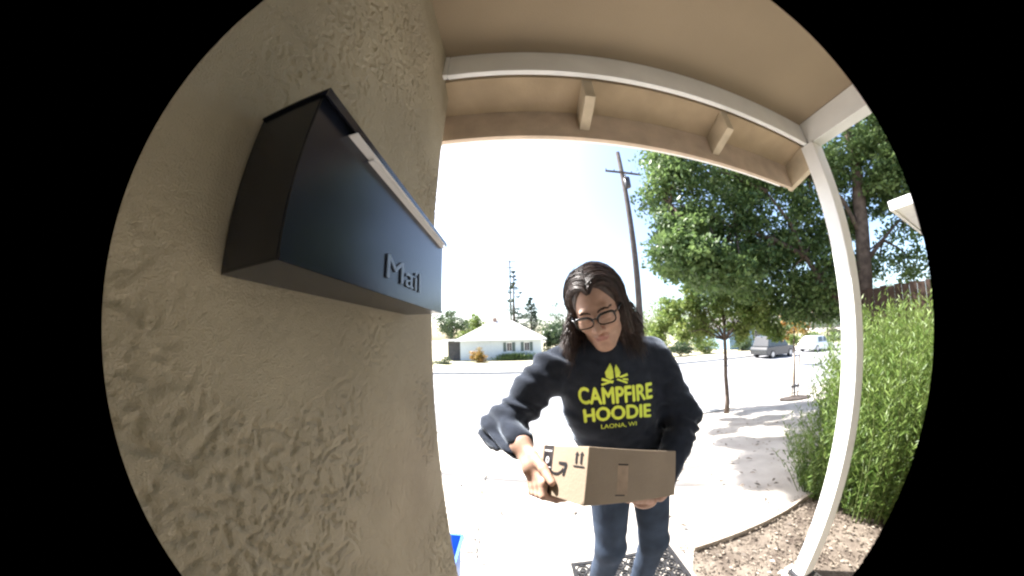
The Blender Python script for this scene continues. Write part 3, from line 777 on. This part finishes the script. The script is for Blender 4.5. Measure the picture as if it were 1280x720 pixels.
# ================================================================== VEGETATION
def leaves(blobs, size, per, seed, sub=14, asp=.55, spread=.30, up=0.0):
    """blobs: (centre, radius xyz). Leaf-sized folded quads gathered in sub-clumps through each blob's volume."""
    g = np.random.default_rng(seed); C = []
    T = []
    for c, r in blobs:
        r = np.broadcast_to(np.array(r, float), 3)
        d = g.normal(size=(sub, 3)); d /= np.linalg.norm(d, axis=1)[:, None]
        d *= (g.uniform(.25, 1, sub)**.6)[:, None]
        cc = np.array(c)+d*r
        k = g.integers(0, sub, per); tt = g.uniform(0, 1, sub)
        C.append(cc[k]+g.normal(size=(per, 3))*r*spread*np.array([1, 1, .7])); T.append(np.clip(tt[k]*.5+g.uniform(0, .5, per), 0, 1))
    C = np.concatenate(C); T = np.concatenate(T); n = len(C)
    a = g.normal(size=(n, 3)); a[:, 2] += up; a /= np.linalg.norm(a, axis=1)[:, None]
    b = g.normal(size=(n, 3)); b -= a*(a*b).sum(1)[:, None]; b /= np.linalg.norm(b, axis=1)[:, None]; nn = np.cross(a, b)
    L = size*g.uniform(.6, 1.25, n)[:, None]
    V = np.stack([C-a*L*.5, C+b*L*asp*.5+nn*L*.10, C+a*L*.5, C-b*L*asp*.5+nn*L*.10], 1).reshape(-1, 3)
    return V, np.arange(4*n).reshape(n, 4), np.repeat(T, 4)
LM = {'oak': leafmat('oak_leaf', (.03, .07, .02), (.19, .27, .09), .45),
      'lime': leafmat('young_leaf', (.08, .15, .03), (.24, .28, .08), .45),
      'amber': leafmat('turning_leaf', (.14, .16, .03), (.42, .20, .06), .4),
      'shrub': leafmat('shrub_leaf', (.055, .115, .02), (.18, .245, .06), .40),
      'far': leafmat('far_leaf', (.035, .065, .03), (.11, .15, .07), .30),
      'pine': leafmat('pine_needle', (.02, .045, .03), (.06, .09, .05), .15),
      'dry': leafmat('dry_leaf', (.05, .038, .028), (.27, .225, .18), .1)}
def crown(parent, blobs, size, per, seed, m, **k):
    V, Qd, T = leaves(blobs, size, per, seed, **k); return fastmesh('crown', V, Qd, m, parent, tint=T)
# ---- the big tree over the yard
tb = at(1077, 420, 7.0); tb[2] = gz(tb[0], tb[1])
big = thing('shade_tree', 'big dark leafy shade tree rising behind the porch post and fence', 'tree', tb)
TP = [np.array([tb[0]+.05, tb[1]-.02, tb[2]-.1]), np.array([tb[0], tb[1], tb[2]+.25]), at(1078, 380, 7.0), at(1076, 320, 7.0), at(1071, 255, 7.05), at(1066, 200, 7.0), at(1052, 150, 6.6)]
MB().tube(TP, [.26, .20, .165, .15, .135, .115, .09], 12).ob('trunk', M['bark'], big, smooth=True)
limbs = [[at(1078, 395, 7.0), at(1046, 378, 6.9), at(1022, 348, 6.7), at(1003, 320, 6.5), at(985, 280, 6.3), at(955, 240, 6.0)],
         [at(1003, 320, 6.5), at(965, 300, 6.2), at(915, 285, 5.8), at(870, 262, 5.2), at(835, 255, 4.9)],
         [at(1076, 300, 7.0), at(1050, 250, 6.8), at(1010, 215, 6.5), at(950, 180, 6.0)],
         [at(1072, 250, 7.0), at(1095, 210, 7.2), at(1120, 170, 7.2), at(1150, 130, 7)],
         [at(1077, 330, 7.0), at(1100, 300, 7.4), at(1125, 270, 7.6)],
         [at(955, 240, 6.0), at(900, 215, 5.6), at(850, 200, 5.2)],
         [at(1052, 150, 6.6), at(1010, 100, 6.2), at(960, 70, 5.8)]]
lb_ = MB()
for L in limbs:
    r0_ = .105 if L is limbs[0] else .06
    lb_.tube(L, [r0_*(1-.8*i/(len(L)-1)) for i in range(len(L))], 8)
rr = random.Random(5)
cl = [(800, 235, 4.9, .42), (818, 205, 5.0, .40), (842, 225, 5.0, .50), (822, 275, 4.8, .42), (845, 300, 4.8, .46), (868, 258, 5.1, .50), (858, 340, 4.9, .40), (890, 300, 5.3, .52),
      (885, 345, 5.3, .42), (905, 225, 5.7, .60), (925, 275, 5.8, .60), (925, 335, 6.0, .55), (955, 240, 6.2, .65), (965, 295, 6.3, .65), (960, 350, 6.6, .60), (985, 375, 7.0, .55),
      (1000, 235, 6.6, .65), (1005, 285, 6.8, .60), (1020, 335, 7.2, .55), (1040, 215, 6.8, .55), (1060, 180, 6.8, .55), (1098, 175, 7.2, .60), (1125, 150, 7.0, .60), (1105, 225, 7.4, .42),
      (1140, 205, 7.4, .50), (1128, 300, 8.0, .50), (1142, 330, 8.0, .45), (1098, 330, 8.0, .40), (1095, 255, 7.8, .35), (1148, 265, 7.8, .40), (900, 180, 5.4, .55), (960, 165, 5.9, .6), (1010, 150, 6.2, .6),
      (860, 170, 5.0, .5), (930, 110, 5.4, .6), (1000, 80, 5.8, .6), (1060, 90, 6.2, .6), (1110, 90, 6.5, .6)]
g_ = random.Random(77)
for _ in range(95):
    x, y = g_.uniform(790, 1065), g_.uniform(190, 392)
    if y > 352-.0*x and x < 880 or y > 375 and x < 930 or (x < 812 and y > 335) or (x-838)**2+(y-348)**2 < 30**2: continue
    cl.append((x, y, 4.8+(x-790)/120+g_.uniform(-.3, .9), g_.uniform(.34, .52)))
for _ in range(26): cl.append((g_.uniform(1075, 1150), g_.uniform(130, 250), g_.uniform(6.8, 8), g_.uniform(.3, .5)))
cl = [(x+(26 if x < 830 else 12 if x < 860 else 0), y, d_, r) for x, y, d_, r in cl]
cl += [(880, 368, 6.6, .40), (905, 360, 6.6, .42), (930, 368, 6.8, .42), (955, 378, 7.0, .42), (980, 392, 7.2, .38), (1010, 372, 7.2, .42), (1035, 392, 7.4, .36), (1030, 358, 7.2, .4), (995, 352, 7, .4)]
cl += [(835, 318, 4.3, .34), (850, 335, 4.2, .34), (872, 322, 4.3, .36), (888, 342, 4.4, .36), (905, 330, 4.5, .34), (862, 300, 4.3, .34), (925, 345, 4.7, .34)]
blobs = [(at(x, y, d_), (r, r, r*.8)) for x, y, d_, r in cl]
for c, r in blobs:
    j = rr.choice(limbs[1:]); e = j[rr.randrange(1, len(j))]
    best = min((p for L in limbs for p in L[1:]), key=lambda p: np.linalg.norm(p-c))
    lb_.tube([best, (best+c)/2+np.array([0, 0, .08]), c], [.028, .018, .006], 5)
lb_.ob('limbs', M['bark'], big, smooth=True)
crown(big, blobs, .10, 640, 21, LM['oak'], sub=16, spread=.27)

def ground_at(x, y):
    d_ = 3.
    for _ in range(40):
        v = pdir(x, y); p = v*d_/np.hypot(v[0], v[1]); z = gz(p[0], p[1])-CH; d_ += .5*(z/(v[2]/np.hypot(v[0], v[1]))-d_)
    p = v*d_/np.hypot(v[0], v[1]); return np.array([p[0], p[1], gz(p[0], p[1])]), d_
# ---- young street tree
b1, d1 = ground_at(905, 516)
t1 = thing('street_tree', 'young street tree with thin dark trunk and yellow-green leaves', 'tree', b1)
MB().tube([b1-np.array([0, 0, .05]), b1+np.array([0, 0, .3]), at(904, 470, d1), at(903, 430, d1), at(901, 395, d1), at(899, 365, d1)], [.075, .058, .05, .045, .03, .012], 9).ob('trunk', M['bark'], t1, smooth=True)
c1 = [(848, 398, .34), (868, 385, .36), (885, 400, .36), (905, 385, .36), (925, 400, .36), (945, 395, .34), (962, 408, .28), (915, 415, .30), (870, 412, .30), (895, 372, .28), (932, 382, .30), (845, 418, .25), (826, 404, .28), (836, 388, .28), (818, 420, .22), (860, 372, .26), (950, 378, .28)]
bl1 = [(at(x, y, d1+rr.uniform(-.45, .45)), r) for x, y, r in c1]
lb_ = MB()
for c, r in bl1: lb_.tube([at(903, 425, d1), (at(902, 405, d1)+c)/2, c], [.022, .014, .005], 5)
lb_.ob('limbs', M['bark'], t1, smooth=True)
crown(t1, bl1, .105, 760, 31, LM['lime'], sub=9)
# ---- added unseen tree: crown shaped to cast the yard shadow, trunk behind the wall
tl = np.array([-7.2, 5.0, gz(0, 5.0)])
lt = thing('added_shadow_tree', 'added tall tree, out of view, whose high crown shades the dirt yard', 'tree', tl)
sp = np.array([SUN.x, SUN.y, SUN.z])/SUN.y
sb = []
for x, y, r in ((898, 538, .20), (912, 525, .22), (935, 528, .26), (960, 522, .26), (985, 530, .28), (925, 552, .24), (950, 556, .28), (978, 556, .30), (940, 578, .22), (968, 585, .26), (990, 590, .26), (955, 600, .16), (1000, 560, .3), (1010, 530, .3), (1015, 600, .3)):
    g0, _ = ground_at(x, y); sb.append((g0+sp*(6.3+rr.uniform(-.25, .3)), np.array([r, r, r])))
TT = [tl-np.array([0, 0, .1]), tl+np.array([0, 0, 2.2]), tl+np.array([.1, .6, 4.8]), tl+np.array([.6, 1.6, 7.6]), tl+np.array([1.4, 2.8, 11.3])]
MB().tube(TT, [.22, .17, .13, .09, .05], 10).ob('trunk', M['bark'], lt, smooth=True)
lb_ = MB()
for c, r in sb: lb_.tube([TT[-1], (TT[-1]+c)/2+np.array([0, 0, .15]), c], [.035, .02, .006], 5)
lb_.ob('limbs', M['bark'], lt, smooth=True)
crown(lt, sb, .14, 4000, 35, LM['oak'], sub=9, spread=.33)
# ---- staked sapling
b2, d2 = ground_at(990, 498)
t2 = thing('sapling', 'thin sapling tied between two pale stakes in a dark mulch ring', 'tree', b2)
MB().tube([b2-np.array([0, 0, .05]), at(990, 470, d2), at(989, 430, d2), at(990, 395, d2)], [.03, .026, .022, .01], 7).ob('trunk', M['bark'], t2, smooth=True)
crown(t2, [(at(x, y, d2), r) for x, y, r in ((985, 395, .30), (1000, 405, .30), (992, 380, .28), (1010, 390, .26), (978, 412, .22))], .11, 220, 41, LM['amber'], sub=8)
stk = mat('pale_stake_wood', (.40, .33, .25), .85, .12, 20)
for dx in (-.16, .16):
    MB().tube([b2+np.array([dx, 0, -.1]), b2+np.array([dx, 0, 1.25])], .022, 8).ob('stake', stk, t2, smooth=True)
MB().box(b2[0]-.20, b2[1]-.03, b2[2]+.33, b2[0]+.20, b2[1]+.03, b2[2]+.385).ob('tie', M['black'], t2)
mb = MB(); n_ = 24
mb.v = [(b2[0], b2[1], b2[2]+.10)]+[(b2[0]+.52*math.cos(6.283*k/n_)*(1+.1*math.sin(k*2.1)), b2[1]+.45*math.sin(6.283*k/n_), gz(0, b2[1]+.45*math.sin(6.283*k/n_))+.028) for k in range(n_)]
mb.f = [(0, 1+k, 1+(k+1) % n_) for k in range(n_)]
mb.ob('mulch_ring', mat('dark_mulch', (.05, .04, .035), .97, .4, 20, .8, 60), t2)

# ---- feathery shrub along the porch side
def shrub(name, label, foot, n, hgt, seed, lean=.12, leaf=.075, nl=22, m='shrub'):
    g = np.random.default_rng(seed); base = np.array([foot[0], foot[1]]).astype(float)
    root = thing(name, label, 'shrub', (*base, gz(*base)))
    V = []; T = []; st = MB()
    for k in range(n):
        a = g.uniform(0, 6.28); r = math.sqrt(g.uniform(0, 1)); px, py = base[0]+foot[2]*r*math.cos(a), base[1]+foot[3]*r*math.sin(a)
        h = hgt*(1-.22*r*r)*g.uniform(.58, 1.12); z0_ = gz(px, py)
        dx, dy = lean*r*math.cos(a)*2+g.normal()*.07, lean*r*math.sin(a)*2+g.normal()*.07
        if k % 4 == 0: st.tube([(px, py, z0_-.03), (px+dx*.5, py+dy*.5, z0_+h*.6), (px+dx, py+dy, z0_+h*.97)], [.006, .004, .0015], 4, cap=False)
        tt = np.sort(g.uniform(.06, 1, nl)); c = np.stack([px+dx*tt, py+dy*tt, z0_+h*tt], 1)
        az = g.uniform(0, 6.28, nl); upv = g.uniform(.5, 1.6, nl)
        d_ = np.stack([np.cos(az), np.sin(az), upv], 1); d_ /= np.linalg.norm(d_, axis=1)[:, None]
        s_ = np.cross(d_, g.normal(size=(nl, 3))); s_ /= np.linalg.norm(s_, axis=1)[:, None]
        L = leaf*g.uniform(.6, 1.3, nl)[:, None]
        V.append(np.stack([c, c+d_*L*.45+s_*L*.085, c+d_*L, c+d_*L*.45-s_*L*.085], 1).reshape(-1, 3)); T.append(np.repeat(np.clip(g.uniform(0, .7, nl)+.35*(tt-.4), 0, 1), 4))
    V = np.concatenate(V); T = np.concatenate(T)
    fastmesh('foliage', V, np.arange(len(V)).reshape(-1, 4), LM[m], root, tint=T)
    st.ob('stems', mat('green_stem', (.10, .13, .04), .8, .2, 20), root)
    return root
shrub('feathery_shrub', 'tall bright green feathery shrub crowding the porch post', (3.12, .74, .78, .44), 2100, 1.52, 51, nl=44, leaf=.054)
shrub('feathery_shrub', 'bright green feathery shrub reaching along the dark fence', (4.3, .55, .75, .5), 900, 1.62, 52, leaf=.055, nl=40)
shrub('low_shrub', 'low yellow-green shrub beside the bent edging', (2.52, 1.06, .20, .20), 300, .72, 53, leaf=.05, nl=30)
# ---- dry litter
def litter(name, label, n, fn, size, seed, m, lift=.012):
    g = np.random.default_rng(seed); V = []; T = []
    for k in range(n):
        x, y = fn(g); z = gz(x, y)+lift+g.uniform(0, .018)
        a = g.uniform(0, 6.28); L = size*g.uniform(.5, 1.3); w = L*g.uniform(.18, .5); t_ = g.normal()*.35
        d_ = np.array([math.cos(a), math.sin(a), t_*.5]); s_ = np.array([-math.sin(a), math.cos(a), t_]); c = np.array([x, y, z])
        V += [c-d_*L/2, c+s_*w/2+[0, 0, .006], c+d_*L/2, c-s_*w/2+[0, 0, .006]]; T += [g.uniform()]*4
    o = fastmesh(name, np.array(V), np.arange(len(V)).reshape(-1, 4), m, tint=np.array(T)); o['kind'] = 'stuff'; o['label'] = label; o['category'] = 'litter'
def bedpt(g):
    while True:
        x, y = g.uniform(1.0, 3.4), g.uniform(.1, 1.15)
        if x > 1.0: return x, y
litter('bed_litter', 'dry leaves and twigs scattered over the mulch bed', 4200, bedpt, .030, 61, LM['dry'], .016)
def yardpt(g):
    return (g.uniform(.9, 4.6), g.uniform(1.2, 4.6)) if g.uniform() < .8 else (g.uniform(-2, .9), g.uniform(1.6, 5))
litter('yard_litter', 'sparse dry leaves scattered over the pale dirt yard', 520, yardpt, .06, 62, LM['dry'], .028)

# ================================================================== RIGHT SIDE: fence and house wing
fx = 6.15
fe = thing('board_fence', 'dark brown board fence behind the feathery shrubs', 'fence', (fx, 1.4, gz(fx, 1.4)))
fw_ = mat('dark_stained_wood', (.035, .022, .016), .9, .25, 8, .5, 60)
for k in range(14):
    y0 = .40+k*.125; zt = CH+.62+.012*math.sin(k*3.3)
    MB().box(fx, y0, gz(fx, y0)-.05, fx+.02, y0+.118, zt).ob('board', fw_, fe)
for z in (.3, 1.5): MB().box(fx+.021, .38, z, fx+.06, 2.16, z+.09).ob('rail', fw_, fe)
wg = thing('house_wing', 'dark side wing of the house with pale eave board', 'house', (7, -.5, 0))
MB().box(4.95, -3.5, -.35, 9.5, .67, 2.78).ob('wall', M['stucco'], wg)
MB().add([(4.62, -3.7, 2.80), (9.8, -3.7, 2.80), (9.8, .95, 2.80), (4.62, .95, 2.80), (5.6, -3.7, 3.5), (9.8, -3.7, 3.5), (9.8, -.2, 3.5), (5.6, -.2, 3.5)],
         [(0,3,2,1),(4,5,6,7),(0,1,5,4),(1,2,6,5),(2,3,7,6),(3,0,4,7)]).ob('roof', SK, wg)
MB().box(4.58, -3.7, 2.76, 4.618, .988, 2.88).box(4.6185, .951, 2.76, 9.8, .989, 2.88).ob('fascia', M['white'], wg)
MB().box(4.62, -3.7, 2.782, 4.949, .948, 2.798).box(4.9495, .672, 2.782, 9.8, .948, 2.798).ob('soffit', M['white'], wg)

# ================================================================== ACROSS THE STREET
def px_at_y(x, y, Y):
    v = pdir(x, y); t = Y/v[1]; return np.array([v[0]*t, Y, v[2]*t+CH])
HY = 25.2
def house(name, label, xa, xb, ya, yb, z0, ze, zr, wallm, roofm, wins, door=None):
    h = thing(name, label, 'house', ((xa+xb)/2, ya, z0))
    MB().box(xa, ya, z0-.3, xb, yb, ze).ob('wall', wallm, h)
    o = .45; ym = (ya+yb)/2; rd = min((yb-ya)/2, (xb-xa)/2)*.92
    rf = MB().add([(xa-o, ya-o, ze), (xb+o, ya-o, ze), (xb+o, yb+o, ze), (xa-o, yb+o, ze), (xa+rd, ym, zr), (xb-rd, ym, zr)],
                  [(0, 1, 5, 4), (1, 2, 5), (2, 3, 4, 5), (3, 0, 4), (3, 2, 1, 0)]).ob('roof', roofm, h)
    MB().box(xa-o-.02, ya-o-.03, ze-.14, xb+o+.02, ya-o-.001, ze+.015).ob('fascia', M['white'], rf)
    MB().box(xa+rd+.1, ym-.2, zr-.25, xa+rd+.55, ym+.2, zr+.35).ob('chimney', mat('chimney_brick', (.3, .2, .16), .9, .2, 8), rf)
    for x, w, zb, zt in wins:
        wd = MB().box(x, ya-.03, zb, x+w, ya-.004, zt).ob('window', M['white'], h)
        for q in range(2): MB().box(x+.06+q*(w-.06)/2, ya-.045, zb+.06, x+q*(w-.06)/2+w/2-.03+.03, ya-.032, zt-.06).ob('pane', M['glass'], wd)
        for sx_ in (x-.32, x+w+.02): MB().box(sx_, ya-.04, zb, sx_+.30, ya-.006, zt).ob('shutter', mat('grey_shutter', (.10, .13, .12), .8, .15, 10), h)
    return h
xa, xb = px_at_y(572, 430, HY)[0], px_at_y(674, 430, HY)[0]
ze = px_at_y(620, 424, HY)[2]; zr = px_at_y(616, 401, HY+3)[2]; z0 = gz(0, HY)
def wx(x): return px_at_y(x, 435, HY)[0]
h1 = house('house', 'pale single-storey house with white hip roof across the street', xa, xb, HY, HY+6.5, z0, ze, zr,
      mat('pale_blue_siding', (.55, .60, .62), .85, .05, 6), mat('light_roof', (.50, .48, .46), .95, .10, 20, .5, 30), [(wx(630), .55, z0+.85, ze-.35), (wx(652), .55, z0+.85, ze-.35)])
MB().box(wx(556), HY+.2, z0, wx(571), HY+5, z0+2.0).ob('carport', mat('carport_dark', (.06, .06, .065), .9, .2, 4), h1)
MB().box(wx(550), HY-.2, z0+2.0, wx(571)-.02, HY+5.2, z0+2.2).ob('carport_roof', M['white'], h1)
house('bungalow', 'small bluish bungalow with grey roof behind the young street tree', 23.5, 31, 22.5, 29, gz(0, 22), gz(0, 22)+2.5, gz(0, 22)+4.2, mat('blue_siding', (.22, .32, .42), .85, .06, 6), SK, [(25, 1.2, .1, 1.3), (28, 1.2, .1, 1.3)])
# hedge and round bush in front
def mound(name, label, c, r, size, per, nb, seed, m, cat='bush'):
    g = np.random.default_rng(seed); root = thing(name, label, cat, (c[0], c[1], gz(c[0], c[1])))
    bl = [(np.array(c)+g.uniform(-1, 1, 3)*np.array(r)*.6, np.array(r)*.5) for _ in range(nb)]
    V, Qd, T = leaves(bl, size, per, seed, sub=8); V[:, 2] = np.maximum(V[:, 2], gz(c[0], c[1])+.01)
    fastmesh('foliage', V, Qd, m, root, tint=T)
    st = MB(); b0_ = np.array([c[0], c[1], gz(c[0], c[1])-.03])
    for cc, _ in bl[:8]: st.tube([b0_, (b0_+cc)/2, cc], [.04, .025, .01], 5)
    st.ob('stems', M['bark'], root); return root
c = px_at_y(643, 443, HY-1.0); mound('hedge', 'long dark clipped hedge below the pale house windows', (c[0], HY-.9, z0+.35), (2.35, .45, .42), .13, 170, 26, 71, LM['oak'])
c = px_at_y(594, 440, HY-2.0); mound('round_bush', 'round flowering bush before the pale house wall', (c[0], HY-2.2, z0+.65), (.75, .7, .75), .13, 190, 14, 72, LM['amber'])
c = px_at_y(552, 448, HY-4); mound('low_bush', 'low grey-green bush beside the carport drive', (c[0]-.3, HY-3.6, z0+.3), (1.0, .5, .4), .12, 160, 9, 73, LM['far'])
def broad_tree(label, x, y, h, r, seed, m='far', size=.32, nb=16, per=230, name='broadleaf_tree'):
    g = np.random.default_rng(seed); z = gz(x, y); root = thing(name, label, 'tree', (x, y, z))
    bl = []
    for k in range(nb):
        d_ = g.normal(size=3); d_ /= np.linalg.norm(d_); d_ *= g.uniform(.45, 1)
        bl.append((np.array([x, y, z+h-r*.85])+d_*np.array([r, r, r*.85]), r*g.uniform(.28, .45)))
    tr_ = MB().tube([(x, y, z-.1), (x+.05, y, z+h*.3), (x-.05, y+.05, z+h*.6), (x, y, z+h*.9)], [.035*h, .026*h, .018*h, .005*h], 8)
    for c_, _ in bl: tr_.tube([(x, y, z+h*.35), (np.array([x, y, z+h*.5])+c_)/2, c_], [.012*h, .008*h, .003*h], 5)
    tr_.ob('trunk', M['bark'], root, smooth=True); crown(root, bl, size, per, seed, LM[m], sub=8, spread=.33); return root
def pine(label, x, y, h, r, seed, gap=.0):
    g = np.random.default_rng(seed); z = gz(x, y); root = thing('pine_tree', label, 'tree', (x, y, z)); tr_ = MB()
    tr_.tube([(x, y, z-.1), (x, y, z+h*.5), (x+.1, y, z+h)], [.022*h, .014*h, .004*h], 8); bl = []
    nl = 16
    for k in range(nl):
        t = .22+.76*k/(nl-1); rad = r*(1-t)**.8*g.uniform(.5, 1.15)+.15
        for q in range(4):
            if g.uniform() < gap and t > .5: continue
            a = g.uniform(0, 6.28); e = np.array([x+rad*math.cos(a), y+rad*math.sin(a), z+h*t-.12*rad])
            tr_.tube([(x, y, z+h*t), e], [.03, .008], 4); bl.append(((e+np.array([x, y, z+h*t]))/2*.5+e*.5, (.42*rad+.12, .42*rad+.12, .22+.08*rad)))
    tr_.ob('trunk', M['bark'], root, smooth=True); crown(root, bl, .28, 110, seed, LM['pine'], sub=6, asp=.3); return root
def bg(x, y, Y): p = px_at_y(x, y, Y); return p[0], Y, p[2]
x, y, zt = bg(638, 338, 40); pine('tall ragged dark pine rising behind the pale house', x, y, zt-gz(x, y), 2.6, 81, .35)
x, y, zt = bg(660, 372, 44); pine('shorter dark pine beside the tall ragged pine', x, y, zt-gz(x, y), 2.8, 82)
for i, (px_, hh, lab) in enumerate(((818, 2.2, 'yellow-green bush across the street below the utility pole'), (848, 1.5, 'grey-green bush across the street next to the yellow-green bush'), (880, 1.9, 'rounded bush in front of the dark broad far tree'), (925, 1.7, 'rounded bush before the bluish bungalow'), (1010, 1.8, 'leafy bush behind the white parked sedan'), (1042, 2.0, 'tall leafy bush at the far end of the parked cars'), (985, 1.6, 'leafy bush behind the dark boxy car'))):
    x = px_at_y(px_, 435, 20.5)[0]; mound('far_bush', lab, (x, 20.5, gz(0, 20.5)+hh*.45), (1.5, .9, hh*.5), .17, 170, 14, 170+i, LM[('lime', 'far', 'lime', 'far', 'oak', 'far', 'lime')[i]])
for i, (px_, py_, Y, r, lab, m) in enumerate((
    (560, 386, 34, 2.3, 'dark rounded tree above the carport of the pale house', 'far'),
    (583, 396, 38, 2.4, 'pale green tree between carport and pale house roof', 'lime'),
    (700, 385, 34, 3.0, 'hazy broad tree right behind the far end of the pale house', 'far'),
    (730, 372, 42, 4.0, 'large hazy tree standing well beyond the small garage-end tree', 'far'),
    (690, 405, 28, 1.5, 'small tree at the garage end of the pale house', 'far'),
    (822, 372, 30, 4.4, 'mid-green tree across the street behind the utility pole', 'lime'),
    (870, 385, 34, 4.0, 'dark broad tree across the street behind the young street tree', 'far'),
    (930, 380, 30, 4.0, 'dark tree beside the bluish bungalow', 'oak'),
    (985, 385, 26, 4.0, 'dark tree across the street behind the staked sapling', 'oak'),
    (1030, 390, 20, 3.8, 'leafy tree across the street above the white car', 'far'),
    (1085, 345, 17, 3.8, 'leafy tree beyond the board fence', 'far'))):
    x, y, zt = bg(px_, py_, Y); broad_tree(lab, x, y, max(zt-gz(x, y), 3), r, 90+i, m, size=.30 if Y > 24 else .24)

# ---- utility poles
def utility_pole(label, x, y, h, arms, r=.2, turn=.0, can=True):
    z = gz(x, y); root = thing('utility_pole', label, 'utility pole', (x, y, z))
    MB().tube([(x, y, z-.3), (x, y, z+h*.5), (x, y, z+h)], [r, r*.85, r*.68], 12).ob('shaft', M['polewood'], root, smooth=True)
    for zz_, w, dt in arms:
        a = turn+dt; dx, dy = math.cos(a)*w/2, math.sin(a)*w/2
        ar = MB().obox((x-dx-.3*math.sin(a)*0, y-dy-r-.06, z+zz_), (2*dx, 2*dy, 0), (0, .11, 0), (0, 0, .14)).ob('crossarm', M['polewood'], root)
        for q in (-.95, -.5, .5, .95): MB().tube([(x+dx*q, y+dy*q-r-.005, z+zz_+.14), (x+dx*q, y+dy*q-r-.005, z+zz_+.26), (x+dx*q, y+dy*q-r-.005, z+zz_+.32)], [.03, .05, .03], 8).ob('insulator', M['glass'], ar, smooth=True)
    if can:
        MB().tube([(x+.05, y-r-.27, z+arms[0][0]-1.55), (x+.05, y-r-.27, z+arms[0][0]-1.50), (x+.05, y-r-.27, z+arms[0][0]-.65), (x+.05, y-r-.27, z+arms[0][0]-.58)], [.2, .25, .25, .12], 14).ob('transformer', M['dark'], root, smooth=True)
    return root
PY = 17.0
p = px_at_y(777, 218, PY); px0 = px_at_y(800, 400, PY)[0]
utility_pole('tall dark utility pole with crossarm and transformer across the street', px_at_y(788, 300, PY)[0], PY, 17.5, [(p[2]-gz(0, PY)-.1, 3.1, 0), (p[2]-gz(0, PY)-1.1, 2.6, 1.2)], .26)
p = px_at_y(634, 328, 52)
utility_pole('distant utility pole with crossarms above the tall pine', p[0], 52, p[2]-gz(0, 52)+.5, [(p[2]-gz(0, 52), 2.6, 0), (p[2]-gz(0, 52)-1.3, 1.6, 0)], .2, 0, False)

# ---- parked cars
def car(label, x, y, col_, length=4.4, hgt=1.45, suv=False, face=1):
    z = ROADZ if 5.7 < y < 16.1 else gz(x, y); root = thing('parked_car', label, 'car', (x, y, z), 'cars parked across the street')
    Lh = length/2; W = .88; paint = mat('car_paint', col_, .25, .03, 3, spec=.5, coat=.5)
    hb = .95 if suv else .84
    prof = [(-Lh, .32), (-Lh, .68), (-Lh+.12, hb-.04), (-Lh+.9, hb), (Lh-1.2, hb), (Lh-.15, hb-.16), (Lh, .60), (Lh, .32), (Lh-.45, .22), (-Lh+.45, .22)]
    cab = [(-Lh+.25, hb-.01), (-Lh+(.55 if suv else .95), hgt-.04), (-Lh+(.8 if suv else 1.3), hgt), (Lh-2.0, hgt), (Lh-1.8, hgt-.03), (Lh-1.05, hb-.01)]
    f = face
    bd = MB().prism([(x+f*u_, z+v_) for u_, v_ in prof], 'y', y-W, y+W).ob('body', paint, root, bevel=.05)
    cb = MB(); n_ = len(cab)
    V = [(x+f*u_, y-(W-.06 if v_ < hb else W-.20), z+v_) for u_, v_ in cab]+[(x+f*u_, y+(W-.06 if v_ < hb else W-.20), z+v_) for u_, v_ in cab]
    cb.add(V, [tuple(range(n_)), tuple(range(n_, 2*n_))]+[(i, (i+1) % n_, n_+(i+1) % n_, n_+i) for i in range(n_)]); cb.ob('cabin', paint, root, bevel=.03)
    for u0, u1 in ((-Lh+1.15 if not suv else -Lh+.75, -.05), (.03, Lh-1.55)):
        for sy in (-1, 1):
            yb_, yt_ = y+sy*(W-.085+.02), y+sy*(W-.19+.02)
            MB().add([(x+f*u0, yb_, z+hb+.06), (x+f*(u1+.12 if u1 > 0 else u1), yb_, z+hb+.06), (x+f*u1*1., yt_, z+hgt-.09), (x+f*(u0+.15), yt_, z+hgt-.09)], [(0, 1, 2, 3)]).ob('window', M['glass'], root)
    for u_ in (-Lh+.82, Lh-.85):
        for sy in (-1, 1):
            w = MB().tube([(x+f*u_, y+sy*(W-.20), z+.32), (x+f*u_, y+sy*(W+.015), z+.32)], .32, 20).ob('wheel', M['black'], root)
            MB().tube([(x+f*u_, y+sy*(W+.016), z+.32), (x+f*u_, y+sy*(W+.025), z+.32)], .20, 14).ob('rim', mat('alloy', (.5, .5, .5), .35, .05, 5, metal=.8), w)
    for sy in (-1, 1): MB().box(x+f*(Lh-.10), y+sy*.62-.16, z+.60, x+f*(Lh+.012), y+sy*.62+.16, z+.72).ob('headlight', M['glass'], root)
    return root
car('white sedan parked along the far kerb under the leafy trees', px_at_y(1018, 432, 14.6)[0], 14.7, (.72, .73, .74))
car('dark boxy car parked along the far kerb behind the sapling', px_at_y(965, 435, 14.6)[0], 14.7, (.025, .028, .03), 4.3, 1.75, True)
